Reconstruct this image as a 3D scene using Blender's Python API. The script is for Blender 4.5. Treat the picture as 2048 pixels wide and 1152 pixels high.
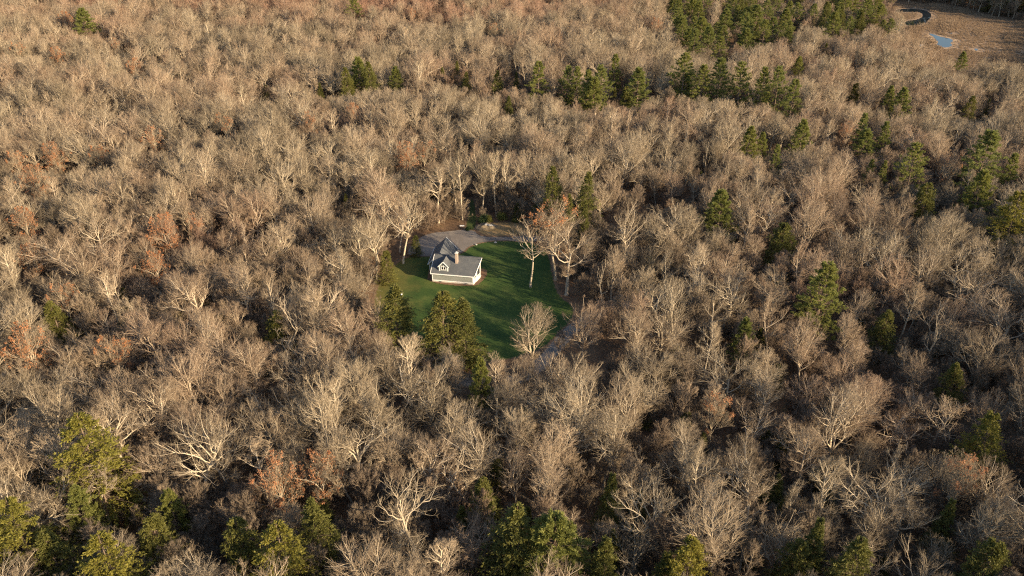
import bpy, bmesh, math, random
import numpy as np
from math import radians as R, sin, cos, tan, pi, sqrt, atan2
from mathutils import Vector, Matrix

for o in list(bpy.data.objects):
    bpy.data.objects.remove(o)
SC = bpy.context.scene
COL = SC.collection
random.seed(11)

# ------------------------------------------------------------------ camera, sky, sun, exposure
F, PITCH, H0 = 1600.0, R(29.0), 94.0
cd = bpy.data.cameras.new('camera')
cd.lens = 36.0 * F / 2048.0
cd.sensor_width = 36.0
cd.clip_start, cd.clip_end = 1.0, 9000.0
cam = bpy.data.objects.new('camera', cd)
COL.objects.link(cam)
cam.location = (0, 0, H0)
cam.rotation_euler = (pi / 2 - PITCH, 0, 0)
SC.camera = cam

SUN_AZ, SUN_EL = R(124.0), R(18.0)          # clockwise from the viewing direction
sdir = Vector((sin(SUN_AZ) * cos(SUN_EL), cos(SUN_AZ) * cos(SUN_EL), sin(SUN_EL)))
w = bpy.data.worlds.new('World')
SC.world = w
w.use_nodes = True
nt = w.node_tree
bg = nt.nodes['Background']
sky = nt.nodes.new('ShaderNodeTexSky')
sky.sky_type = 'NISHITA'
sky.sun_disc = False
sky.sun_elevation = SUN_EL
sky.sun_rotation = SUN_AZ
sky.air_density = 1.0
sky.dust_density = 1.0
nt.links.new(sky.outputs[0], bg.inputs[0])
bg.inputs[1].default_value = 0.095
sd = bpy.data.lights.new('sun', 'SUN')
sd.energy = 5.0
sd.angle = R(0.5)
sd.color = (1.0, 0.79, 0.51)
sun = bpy.data.objects.new('sun', sd)
COL.objects.link(sun)
sun.rotation_euler = (-sdir).to_track_quat('-Z', 'Y').to_euler()
sun.location = (200, -200, 200)

SC.view_settings.view_transform = 'Standard'
SC.view_settings.look = 'None'
SC.view_settings.exposure = 1.27
SC.view_settings.gamma = 1.0
SC.view_settings.use_curve_mapping = False
SC.render.engine = 'CYCLES'
SC.cycles.max_bounces = 4
SC.cycles.diffuse_bounces = 2
SC.cycles.glossy_bounces = 2
SC.cycles.transmission_bounces = 2
SC.cycles.use_denoising = False
SC.cycles.filter_width = 1.2


def at(u, v, z=0.0):
    """the point of the plane z that shows at pixel (u, v) of the 2048 px photograph"""
    a, b = (u - 1024.0) / F, (576.0 - v) / F
    dx, dy, dz = a, cos(PITCH) + b * sin(PITCH), -sin(PITCH) + b * cos(PITCH)
    k = (z - H0) / dz
    return dx * k, dy * k


def px(x, y, z):
    fy = y * cos(PITCH) - (z - H0) * sin(PITCH)
    uy = y * sin(PITCH) + (z - H0) * cos(PITCH)
    return 1024.0 + F * x / fy, 576.0 - F * uy / fy


def inside(poly, x, y):
    c, n = False, len(poly)
    for i in range(n):
        x1, y1 = poly[i]
        x2, y2 = poly[i - 1]
        if (y1 > y) != (y2 > y) and x < (x2 - x1) * (y - y1) / (y2 - y1) + x1:
            c = not c
    return c


def inside_np(poly, X, Y):
    c = np.zeros(X.shape, bool)
    n = len(poly)
    for i in range(n):
        x1, y1 = poly[i]
        x2, y2 = poly[i - 1]
        if y1 == y2:
            continue
        c ^= ((y1 > Y) != (y2 > Y)) & (X < (x2 - x1) * (Y - y1) / (y2 - y1) + x1)
    return c


def dist_np(poly, X, Y, closed=True):
    d = np.full(X.shape, 1e9)
    n = len(poly)
    for i in range(0 if closed else 1, n):
        ax, ay = poly[i - 1]
        bx, by = poly[i]
        ex, ey = bx - ax, by - ay
        t = np.clip(((X - ax) * ex + (Y - ay) * ey) / (ex * ex + ey * ey + 1e-9), 0, 1)
        d = np.minimum(d, np.hypot(X - ax - t * ex, Y - ay - t * ey))
    return d


def smooth(poly, n=2, closed=True):
    for _ in range(n):
        q = []
        m = len(poly)
        if not closed:
            q.append(poly[0])
        for i in range(m if closed else m - 1):
            a, b = poly[i], poly[(i + 1) % m]
            q.append((a[0] * .75 + b[0] * .25, a[1] * .75 + b[1] * .25))
            q.append((a[0] * .25 + b[0] * .75, a[1] * .25 + b[1] * .75))
        if not closed:
            q.append(poly[-1])
        poly = q
    return poly


# ------------------------------------------------------------------ materials
def new_mat(name):
    m = bpy.data.materials.new(name)
    m.use_nodes = True
    n = m.node_tree
    b = n.nodes['Principled BSDF']
    return m, n, b


def N(n, t, **kw):
    x = n.nodes.new(t)
    for k, v in kw.items():
        setattr(x, k, v)
    return x


def noise(n, scale, detail=4.0, rough=0.55, vec=None):
    x = N(n, 'ShaderNodeTexNoise')
    x.inputs['Scale'].default_value = scale
    x.inputs['Detail'].default_value = detail
    x.inputs['Roughness'].default_value = rough
    if vec is not None:
        n.links.new(vec, x.inputs['Vector'])
    return x.outputs['Fac']


def ramp(n, fac, stops):
    x = N(n, 'ShaderNodeValToRGB')
    cr = x.color_ramp
    while len(cr.elements) < len(stops):
        cr.elements.new(0.5)
    for e, (p, c) in zip(cr.elements, stops):
        e.position = p
        e.color = (*c, 1) if len(c) == 3 else c
    n.links.new(fac, x.inputs[0])
    return x.outputs[0]


def mix(n, fac, a, b, mode='MIX'):
    x = N(n, 'ShaderNodeMix', data_type='RGBA', blend_type=mode)
    for sock, v in ((x.inputs[0], fac), (x.inputs[6], a), (x.inputs[7], b)):
        if isinstance(v, (int, float)):
            sock.default_value = v
        elif isinstance(v, tuple):
            sock.default_value = (*v, 1)
        else:
            n.links.new(v, sock)
    return x.outputs[2]


def maths(n, op, a, b=0.0, c=None):
    x = N(n, 'ShaderNodeMath', operation=op)
    for i, v in enumerate((a, b, c)):
        if v is None:
            continue
        if isinstance(v, (int, float)):
            x.inputs[i].default_value = v
        else:
            n.links.new(v, x.inputs[i])
    return x.outputs[0]


def maprange(n, v, a, b, lo=0.0, hi=1.0):
    x = N(n, 'ShaderNodeMapRange')
    x.inputs[1].default_value, x.inputs[2].default_value = a, b
    x.inputs[3].default_value, x.inputs[4].default_value = lo, hi
    n.links.new(v, x.inputs[0])
    return x.outputs[0]


def bump(n, b, h, strength=0.5, dist=0.1):
    x = N(n, 'ShaderNodeBump')
    x.inputs['Strength'].default_value = strength
    x.inputs['Distance'].default_value = dist
    n.links.new(h, x.inputs['Height'])
    n.links.new(x.outputs[0], b.inputs['Normal'])


def plain(name, col, rough=0.7, vary=0.15, scale=3.0):
    m, n, b = new_mat(name)
    tc = N(n, 'ShaderNodeTexCoord').outputs['Object']
    f = noise(n, scale, 5, .6, tc)
    lo = tuple(c * (1 - vary) for c in col)
    hi = tuple(min(1, c * (1 + vary)) for c in col)
    n.links.new(ramp(n, f, [(0.3, lo), (0.7, hi)]), b.inputs['Base Color'])
    b.inputs['Roughness'].default_value = rough
    return m


def bark_mat(name, pale, dark, red, patch=0.5):
    """bark whose tone differs from tree to tree, drifts in patches over the woods and mottles along the stem"""
    m, n, b = new_mat(name)
    oi = N(n, 'ShaderNodeObjectInfo')
    geo = N(n, 'ShaderNodeNewGeometry')
    per = mix(n, oi.outputs['Random'], dark, pale)
    zone = noise(n, 0.02, 4, .7, oi.outputs['Location'])
    per = mix(n, maprange(n, zone, .46, .68, 0, .75), per, red)
    # the swampy belt far off where red-twigged maples grow
    sep = N(n, 'ShaderNodeSeparateXYZ')
    n.links.new(oi.outputs['Location'], sep.inputs[0])
    far = maths(n, 'MULTIPLY', maths(n, 'MULTIPLY', maprange(n, sep.outputs[1], 420, 520), maprange(n, sep.outputs[0], 150, -40)), maths(n, 'MULTIPLY', maprange(n, sep.outputs[0], -330, -180), maprange(n, zone, .38, .58)))
    per = mix(n, maths(n, 'MULTIPLY', far, .9), per, tuple(c_ * k_ for c_, k_ in zip(red, (1.0, .82, .8))))
    f = noise(n, 1.3, 4, .7, geo.outputs['Position'])
    c = mix(n, maprange(n, f, .3, .7), per, (1.25, 1.2, 1.15), 'MULTIPLY')
    n.links.new(c, b.inputs['Base Color'])
    b.inputs['Roughness'].default_value = .9
    b.inputs['Specular IOR Level'].default_value = .1
    return m


M = {}
M['bark'] = bark_mat('bare_bark', (.47, .405, .31), (.27, .23, .172), (.35, .265, .20))
M['twig'] = bark_mat('bare_twigs', (.32, .26, .185), (.145, .118, .085), (.275, .175, .125))
M['pale_bark'] = bark_mat('pale_bark', (.44, .38, .29), (.32, .27, .205), (.36, .29, .215))
M['dark_bark'] = bark_mat('conifer_bark', (.17, .13, .10), (.11, .085, .065), (.13, .09, .07))
M['brush'] = bark_mat('brush_twigs', (.26, .205, .15), (.13, .105, .08), (.21, .135, .10))


def leaf_mat(name, cols, trans=.25, rough=.6):
    m, n, b = new_mat(name)
    oi = N(n, 'ShaderNodeObjectInfo')
    geo = N(n, 'ShaderNodeNewGeometry')
    tc = N(n, 'ShaderNodeTexCoord')
    f = noise(n, .9, 4, .65, tc.outputs['Object'])
    c = ramp(n, f, [(.32, cols[0]), (.5, cols[1]), (.7, cols[2])])
    c = mix(n, maprange(n, oi.outputs['Random'], 0, 1, 0, .55), c, cols[3])
    n.links.new(c, b.inputs['Base Color'])
    b.inputs['Roughness'].default_value = rough
    b.inputs['Specular IOR Level'].default_value = .25
    t = N(n, 'ShaderNodeBsdfTranslucent')
    n.links.new(c, t.inputs[0])
    ms = N(n, 'ShaderNodeMixShader')
    ms.inputs[0].default_value = trans
    out = n.nodes['Material Output']
    n.links.new(b.outputs[0], ms.inputs[1])
    n.links.new(t.outputs[0], ms.inputs[2])
    n.links.new(ms.outputs[0], out.inputs[0])
    return m


M['pine'] = leaf_mat('pine_needles', [(.16, .17, .045), (.24, .245, .065), (.31, .30, .09), (.19, .22, .075)], .5)
M['hemlock'] = leaf_mat('hemlock_sprays', [(.085, .088, .022), (.155, .148, .036), (.22, .20, .05), (.10, .112, .034)], .35)
M['gold'] = leaf_mat('golden_hemlock_sprays', [(.14, .13, .024), (.23, .205, .038), (.30, .26, .052), (.17, .165, .04)], .4)
M['rust'] = leaf_mat('rust_leaves', [(.34, .135, .06), (.46, .20, .085), (.52, .27, .13), (.40, .22, .13)], .4)
M['laurel'] = leaf_mat('shrub_leaves', [(.02, .04, .014), (.03, .055, .018), (.05, .08, .025), (.03, .06, .02)], .15)


def litter_group(n, vec):
    a = noise(n, .22, 5, .65, vec)
    b_ = noise(n, 2.6, 5, .7, vec)
    c = ramp(n, a, [(.30, (.06, .042, .03)), (.48, (.11, .075, .05)), (.62, (.145, .10, .065)), (.75, (.088, .083, .04))])
    return mix(n, maprange(n, b_, .32, .68), c, (1.7, 1.5, 1.35), 'MULTIPLY')


def ground_material():
    m, n, b = new_mat('leaf_litter')
    g = N(n, 'ShaderNodeNewGeometry')
    n.links.new(litter_group(n, g.outputs['Position']), b.inputs['Base Color'])
    b.inputs['Roughness'].default_value = .95
    b.inputs['Specular IOR Level'].default_value = .1
    bump(n, b, noise(n, 3.5, 5, .7, g.outputs['Position']), .8, .25)
    return m


def edged(name, core, width, litter=True, bscale=9.0, bstr=.5, bdist=.05):
    """a sheet whose own colour gives way to fallen leaves near its rim (attribute rim = metres to the rim)"""
    m, n, b = new_mat(name)
    g = N(n, 'ShaderNodeNewGeometry')
    P = g.outputs['Position']
    c = core(n, P)
    at_ = N(n, 'ShaderNodeAttribute', attribute_name='rim')
    f = maths(n, 'ADD', maths(n, 'DIVIDE', at_.outputs['Fac'], width), maths(n, 'MULTIPLY', maths(n, 'SUBTRACT', noise(n, .9, 6, .7, P), .5), 1.7))
    c = mix(n, maprange(n, f, .35, .8), litter_group(n, P), c)
    n.links.new(c, b.inputs['Base Color'])
    b.inputs['Roughness'].default_value = .9
    b.inputs['Specular IOR Level'].default_value = .15
    bump(n, b, noise(n, bscale, 4, .7, P), bstr, bdist)
    return m


def lawn_core(n, P):
    a = noise(n, .16, 4, .6, P)
    f = noise(n, 2.2, 5, .75, P)
    c = ramp(n, a, [(.3, (.021, .044, .012)), (.5, (.035, .062, .016)), (.72, (.070, .088, .025))])
    c = mix(n, maprange(n, f, .3, .7), c, (1.6, 1.5, 1.35), 'MULTIPLY')
    # dry, tawny turf towards the wood's edge on the left side
    sep = N(n, 'ShaderNodeSeparateXYZ')
    n.links.new(P, sep.inputs[0])
    # fallen leaves and thin spots
    c = mix(n, maprange(n, noise(n, .7, 6, .8, P), .60, .74, 0, .55), c, (.13, .105, .04))
    d = maths(n, 'ADD', maprange(n, sep.outputs[0], -16, -31), maths(n, 'MULTIPLY', maths(n, 'SUBTRACT', noise(n, .25, 4, .6, P), .5), 1.2))
    return mix(n, maprange(n, d, .35, 1.0, 0, .75), c, (.14, .115, .035))


def drive_core(n, P):
    a = noise(n, .12, 4, .65, P)
    f = noise(n, 5, 5, .8, P)
    s = noise(n, .35, 4, .7, P)
    c = ramp(n, a, [(.3, (.13, .115, .105)), (.5, (.17, .15, .135)), (.7, (.22, .195, .17))])
    c = mix(n, maprange(n, s, .55, .75, 0, .7), c, (.30, .26, .22))
    return mix(n, maprange(n, f, .3, .7), c, (1.25, 1.22, 1.2), 'MULTIPLY')


def sand_core(n, P):
    a = noise(n, .3, 5, .65, P)
    f = noise(n, 3, 5, .75, P)
    c = ramp(n, a, [(.3, (.13, .10, .045)), (.5, (.24, .165, .08)), (.7, (.32, .22, .12))])
    return mix(n, maprange(n, f, .3, .7), c, (1.3, 1.25, 1.2), 'MULTIPLY')


def path_core(n, P):
    f = noise(n, 1.6, 5, .75, P)
    return ramp(n, f, [(.3, (.035, .05, .016)), (.5, (.055, .075, .022)), (.7, (.08, .09, .03))])


def marsh_core(n, P):
    mp = N(n, 'ShaderNodeMapping')
    mp.inputs['Scale'].default_value = (1, .35, 1)
    mp.inputs['Rotation'].default_value = (0, 0, .5)
    n.links.new(P, mp.inputs[0])
    a = noise(n, .05, 5, .65, mp.outputs[0])
    f = noise(n, .6, 5, .75, mp.outputs[0])
    c = ramp(n, a, [(.3, (.13, .10, .072)), (.5, (.24, .17, .115)), (.7, (.36, .26, .17))])
    return mix(n, maprange(n, f, .3, .7), c, (1.4, 1.35, 1.3), 'MULTIPLY')


M['ground'] = ground_material()
M['lawn'] = edged('lawn_turf', lawn_core, 1.0)
M['drive'] = edged('gravel_drive', drive_core, .45)
M['sand'] = edged('dry_grass_bank', sand_core, 1.2)
M['path'] = edged('mown_grass', path_core, 1.0)
M['marsh'] = edged('marsh_sedge', marsh_core, 3.0, bscale=1.2, bstr=1.0, bdist=.5)
M['sedge'] = leaf_mat('sedge_blades', [(.17, .125, .085), (.28, .20, .13), (.40, .29, .185), (.26, .18, .12)], .2)


def water_material():
    m, n, b = new_mat('still_water')
    g = N(n, 'ShaderNodeNewGeometry')
    b.inputs['Base Color'].default_value = (.012, .018, .025, 1)
    b.inputs['Roughness'].default_value = .04
    b.inputs['IOR'].default_value = 1.33
    bump(n, b, noise(n, .8, 3, .5, g.outputs['Position']), .04, .05)
    return m


M['water'] = water_material()


def shingle_material():
    m, n, b = new_mat('roof_shingles')
    tc = N(n, 'ShaderNodeTexCoord').outputs['Object']
    a = noise(n, .7, 5, .65, tc)
    f = noise(n, 9, 3, .7, tc)
    c = ramp(n, a, [(.3, (.052, .057, .064)), (.55, (.078, .081, .085)), (.75, (.105, .105, .104))])
    c = mix(n, maprange(n, f, .3, .7), c, (1.3, 1.3, 1.3), 'MULTIPLY')
    n.links.new(c, b.inputs['Base Color'])
    b.inputs['Roughness'].default_value = .85
    wv = N(n, 'ShaderNodeTexWave', wave_type='BANDS', bands_direction='Z')
    wv.inputs['Scale'].default_value = 3.2
    n.links.new(tc, wv.inputs['Vector'])
    bump(n, b, wv.outputs['Fac'], .25, .03)
    return m


def siding_material():
    m, n, b = new_mat('clapboard_siding')
    tc = N(n, 'ShaderNodeTexCoord').outputs['Object']
    a = noise(n, .8, 4, .6, tc)
    n.links.new(ramp(n, a, [(.3, (.21, .22, .21)), (.7, (.26, .27, .25))]), b.inputs['Base Color'])
    b.inputs['Roughness'].default_value = .7
    wv = N(n, 'ShaderNodeTexWave', wave_type='BANDS', bands_direction='Z', wave_profile='SAW')
    wv.inputs['Scale'].default_value = 2.4
    n.links.new(tc, wv.inputs['Vector'])
    bump(n, b, wv.outputs['Fac'], .5, .03)
    return m


def brick_material():
    m, n, b = new_mat('chimney_brick')
    tc = N(n, 'ShaderNodeTexCoord').outputs['Object']
    mp = N(n, 'ShaderNodeMapping')
    mp.inputs['Rotation'].default_value = (pi / 2, 0, 0)
    n.links.new(tc, mp.inputs[0])
    bt = N(n, 'ShaderNodeTexBrick')
    bt.inputs['Scale'].default_value = 4.5
    bt.inputs['Color1'].default_value = (.36, .25, .19, 1)
    bt.inputs['Color2'].default_value = (.42, .31, .24, 1)
    bt.inputs['Mortar'].default_value = (.5, .46, .4, 1)
    n.links.new(mp.outputs[0], bt.inputs['Vector'])
    n.links.new(bt.outputs['Color'], b.inputs['Base Color'])
    b.inputs['Roughness'].default_value = .85
    return m


M['shingle'] = shingle_material()
M['siding'] = siding_material()
M['brick'] = brick_material()
M['white'] = plain('white_trim', (.78, .77, .75), .5, .05)
M['concrete'] = plain('foundation_concrete', (.46, .41, .36), .85, .15, 2)
M['cap'] = plain('chimney_cap', (.62, .61, .58), .7, .1)
M['metal'] = plain('dark_metal', (.05, .05, .055), .4, .1)
M['stone'] = plain('rubble_stone', (.32, .31, .30), .85, .2, 2)
M['dirt'] = plain('mound_dirt', (.19, .145, .09), .95, .3, .8)
m, n, b = new_mat('window_glass')
b.inputs['Base Color'].default_value = (.015, .018, .022, 1)
b.inputs['Roughness'].default_value = .06
M['glass'] = m
M['grit'] = plain('foundation_soil', (.20, .11, .07), .95, .25, 1.5)


# ------------------------------------------------------------------ mesh helpers
def np_mesh(name, V, Fc, mats, mi=None, smooth_=False):
    """V (n,3); Fc list of (k,3) / (k,4) index arrays"""
    me = bpy.data.meshes.new(name)
    V = np.asarray(V, np.float32)
    me.vertices.add(len(V))
    me.vertices.foreach_set('co', V.ravel())
    sizes = np.concatenate([np.full(len(f), f.shape[1], np.int32) for f in Fc])
    loops = np.concatenate([f.ravel() for f in Fc]).astype(np.int32)
    me.loops.add(len(loops))
    me.loops.foreach_set('vertex_index', loops)
    me.polygons.add(len(sizes))
    st = np.concatenate([[0], np.cumsum(sizes)[:-1]]).astype(np.int32)
    me.polygons.foreach_set('loop_start', st)
    for m_ in mats:
        me.materials.append(m_)
    if mi is not None:
        me.polygons.foreach_set('material_index', mi.astype(np.int32))
    if smooth_:
        me.polygons.foreach_set('use_smooth', np.ones(len(sizes), bool))
    me.update(calc_edges=True)
    return me


def link(name, data, parent=None, loc=(0, 0, 0)):
    o = bpy.data.objects.new(name, data)
    COL.objects.link(o)
    o.location = loc
    if parent is not None:
        o.parent = parent
    return o


def tag(o, label=None, cat=None, group=None, kind=None):
    for k, v in (('label', label), ('category', cat), ('group', group), ('kind', kind)):
        if v:
            o[k] = v
    return o


def thing(name, label, cat, loc=(0, 0, 0), rz=0.0, group=None):
    o = link(name, None, None, loc)
    o.empty_display_size = .5
    o.rotation_euler = (0, 0, rz)
    return tag(o, label, cat, group)


def tri_sheet(name, poly, z, mat, step, kind='structure', hfun=None):
    """a gridded sheet inside a polygon carrying metres-to-rim per vertex"""
    xs, ys = [p[0] for p in poly], [p[1] for p in poly]
    gx = np.arange(min(xs), max(xs) + step, step)
    gy = np.arange(min(ys), max(ys) + step, step)
    X, Y = np.meshgrid(gx, gy)
    ins = inside_np(poly, X, Y)
    rim = dist_np(poly, X, Y) * np.where(ins, 1, -1)
    ok = ins[:-1, :-1] | ins[1:, :-1] | ins[:-1, 1:] | ins[1:, 1:]
    idx = np.arange(X.size).reshape(X.shape)
    q = np.stack([idx[:-1, :-1][ok], idx[:-1, 1:][ok], idx[1:, 1:][ok], idx[1:, :-1][ok]], 1)
    used, inv = np.unique(q, return_inverse=True)
    q = inv.reshape(q.shape)
    Z = np.full(X.shape, z) if hfun is None else hfun(X, Y)
    V = np.stack([X.ravel()[used], Y.ravel()[used], Z.ravel()[used]], 1)
    me = np_mesh(name, V, [q], [mat], smooth_=True)
    a = me.attributes.new('rim', 'FLOAT', 'POINT')
    a.data.foreach_set('value', np.maximum(rim.ravel()[used], 0).astype(np.float32))
    return tag(link(name, me), kind=kind)


# ------------------------------------------------------------------ ground plan
P_ = lambda pts: [at(u, v) for u, v in pts]
P15 = lambda pts: [at(u, v, 15) for u, v in pts]
LAWN = smooth(P_([(742, 640), (744, 600), (752, 570), (768, 548), (790, 526), (812, 512), (846, 512), (880, 510), (915, 508), (926, 503), (938, 491), (968, 482), (1012, 479), (1060, 484),
                  (1092, 492), (1104, 520), (1108, 550), (1120, 592), (1152, 612), (1149, 640), (1132, 664), (1104, 688), (1066, 708), (1010, 724), (930, 726), (850, 716), (780, 704), (750, 680)]))
LOT = smooth(P_([(812, 512), (818, 494), (836, 476), (862, 465), (900, 462), (925, 459), (950, 461), (968, 472), (1010, 472), (1052, 472), (1075, 478), (1060, 486), (1012, 481), (968, 484), (938, 493), (927, 506), (900, 512), (846, 514)]))
DRIVE_LINES = [smooth(P_([(820, 742), (880, 758), (960, 768), (1040, 762), (1085, 726), (1116, 690), (1146, 656), (1190, 630), (1260, 606), (1350, 590)]), 2, False),
               smooth(P_([(1050, 478), (1110, 478), (1180, 474), (1250, 464), (1310, 452), (1400, 440)]), 2, False)]
PATH = smooth(P_([(928, 461), (952, 464), (957, 440), (954, 418), (950, 396), (938, 396), (934, 420), (930, 442)]))
BANK = smooth(P_([(950, 462), (960, 452), (974, 446), (1002, 443), (1040, 445), (1058, 456), (1058, 470), (1030, 473), (990, 475), (962, 472)]))
MARSH = smooth(P_([(1782, 14), (1800, 4), (1850, 8), (1905, 14), (1985, 34), (2050, 47), (2140, 58), (2150, 150), (2050, 190), (1950, 172), (1870, 152), (1822, 128), (1800, 100), (1790, 60)]))


def hz(X, Y):
    """gentle rise and fall of the woodland floor; level in the clearing and the marsh"""
    X, Y = np.asarray(X, float), np.asarray(Y, float)
    h = 1.6 * np.sin(X * .021 + 1.0) * np.cos(Y * .017) + 1.1 * np.sin(X * .043 - Y * .031) + .6 * np.sin(Y * .071 + X * .05)
    d = np.hypot((X + 8) / 1.15, Y - 168)
    k = np.clip((d - 45) / 45, 0, 1)
    dm = np.hypot(X - 300, (Y - 480))
    k = k * np.clip((dm - 130) / 60, 0, 1)
    k = k * np.clip((1500 - np.hypot(X, Y)) / 500, 0, 1)
    return h * k * k * (3 - 2 * k) + 34 * np.exp(-((X - 470) / 55) ** 2 - ((Y - 410) / 100) ** 2)


def build_ground():
    gx = np.concatenate([[-6000, -3000, -1500, -900], np.arange(-620, 621, 6.0), [900, 1500, 3000, 6000]])
    gy = np.concatenate([[-1500, -600], np.arange(-150, 781, 6.0), [1000, 1500, 3000, 7000]])
    X, Y = np.meshgrid(gx, gy)
    Z = hz(X, Y)
    idx = np.arange(X.size).reshape(X.shape)
    q = np.stack([idx[:-1, :-1].ravel(), idx[:-1, 1:].ravel(), idx[1:, 1:].ravel(), idx[1:, :-1].ravel()], 1)
    me = np_mesh('ground', np.stack([X.ravel(), Y.ravel(), Z.ravel()], 1), [q], [M['ground']], smooth_=True)
    tag(link('ground', me), kind='structure')


build_ground()
tri_sheet('lawn', LAWN, .03, M['lawn'], .45)
tri_sheet('gravel_lot', LOT, .06, M['drive'], .4)
tri_sheet('grass_path', PATH, .045, M['path'], .4)
tri_sheet('dry_grass_bank', BANK, .05, M['sand'], .4,
          hfun=lambda X, Y: .09 + .25 * np.clip(dist_np(BANK, X, Y) * inside_np(BANK, X, Y) / 3, 0, 1))
# the drive: a ribbon along its centre line
for dl in DRIVE_LINES:
    left, right = [], []
    for i, (x, y) in enumerate(dl):
        a, b = dl[max(i - 1, 0)], dl[min(i + 1, len(dl) - 1)]
        tx, ty = b[0] - a[0], b[1] - a[1]
        k = 1.8 / max(1e-6, sqrt(tx * tx + ty * ty))
        left.append((x - ty * k, y + tx * k))
        right.append((x + ty * k, y - tx * k))
    tri_sheet('driveway', left + right[::-1], .075, M['drive'], .45, hfun=lambda X, Y: hz(X, Y) + .075)
tri_sheet('marsh', MARSH, .05, M['marsh'], 1.5)


def water(name, pts, z=.09):
    poly = smooth(P_(pts), 2)
    bm = bmesh.new()
    bm.faces.new([bm.verts.new((x, y, z)) for x, y in poly])
    bmesh.ops.triangulate(bm, faces=bm.faces[:])
    me = bpy.data.meshes.new(name)
    bm.to_mesh(me)
    bm.free()
    me.materials.append(M['water'])
    return tag(link(name, me), kind='structure')


WATERS = [[(1792, 19), (1815, 17), (1842, 19), (1858, 23), (1864, 31), (1856, 42), (1846, 50), (1826, 53), (1808, 49), (1812, 42), (1832, 40), (1845, 35), (1846, 28), (1836, 24), (1812, 24), (1794, 25)],
          [(1855, 67), (1866, 68), (1880, 74), (1897, 76), (1908, 82), (1899, 86), (1906, 91), (1894, 96), (1880, 94), (1868, 90), (1878, 86), (1872, 80), (1868, 74)],
          [(1840, 89), (1852, 90), (1850, 93), (1838, 93)], [(1948, 97), (1956, 98), (1955, 102), (1950, 101)], [(1896, 64), (1906, 65), (1904, 68), (1897, 67)]]
water('stream_water', WATERS[0])
water('pond_water', WATERS[1])
water('puddle_water', WATERS[2])
water('puddle_water', WATERS[3])
water('puddle_water', WATERS[4])


# ------------------------------------------------------------------ the house
def box(bm, x0, x1, y0, y1, z0, z1):
    v = [bm.verts.new(c) for c in ((x0, y0, z0), (x1, y0, z0), (x1, y1, z0), (x0, y1, z0), (x0, y0, z1), (x1, y0, z1), (x1, y1, z1), (x0, y1, z1))]
    for f in ((3, 2, 1, 0), (4, 5, 6, 7), (0, 1, 5, 4), (1, 2, 6, 5), (2, 3, 7, 6), (3, 0, 4, 7)):
        bm.faces.new([v[i] for i in f])


def slab(bm, pts, off):
    """a plate: polygon pts and the same polygon moved by off"""
    off = Vector(off)
    a = [bm.verts.new(p) for p in pts]
    b = [bm.verts.new(Vector(p) + off) for p in pts]
    n_ = len(pts)
    bm.faces.new(a)
    bm.faces.new(b[::-1])
    for i in range(n_):
        j = (i + 1) % n_
        bm.faces.new([a[j], a[i], b[i], b[j]])


def bar(bm, p, q, w_, h_, up=(0, 0, 1)):
    """a rectangular bar from p to q, w_ wide and h_ high"""
    p, q = Vector(p), Vector(q)
    t = (q - p).normalized()
    s = t.cross(Vector(up))
    if s.length < 1e-4:
        s = Vector((1, 0, 0))
    s.normalize()
    u = s.cross(t)
    c = [s * (w_ / 2) * i + u * (h_ / 2) * j for i, j in ((-1, -1), (1, -1), (1, 1), (-1, 1))]
    slab(bm, [p + k for k in c], q - p)


def part(name, fn, mat, parent, loc=(0, 0, 0)):
    bm = bmesh.new()
    fn(bm)
    bmesh.ops.recalc_face_normals(bm, faces=bm.faces[:])
    me = bpy.data.meshes.new(name)
    bm.to_mesh(me)
    bm.free()
    me.materials.append(mat)
    return link(name, me, parent, loc)


A_, B_ = at(865, 563.5), at(947, 570.5)
HL = sqrt((B_[0] - A_[0]) ** 2 + (B_[1] - A_[1]) ** 2)
HR = atan2(B_[1] - A_[1], B_[0] - A_[0])
HD = 4.2                                                # half depth
ux, uy = cos(HR), sin(HR)
HC = ((A_[0] + B_[0]) / 2 - uy * HD, (A_[1] + B_[1]) / 2 + ux * HD)
hl = HL / 2
ZE, ZR, PROW = 2.55, 5.55, .95


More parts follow.
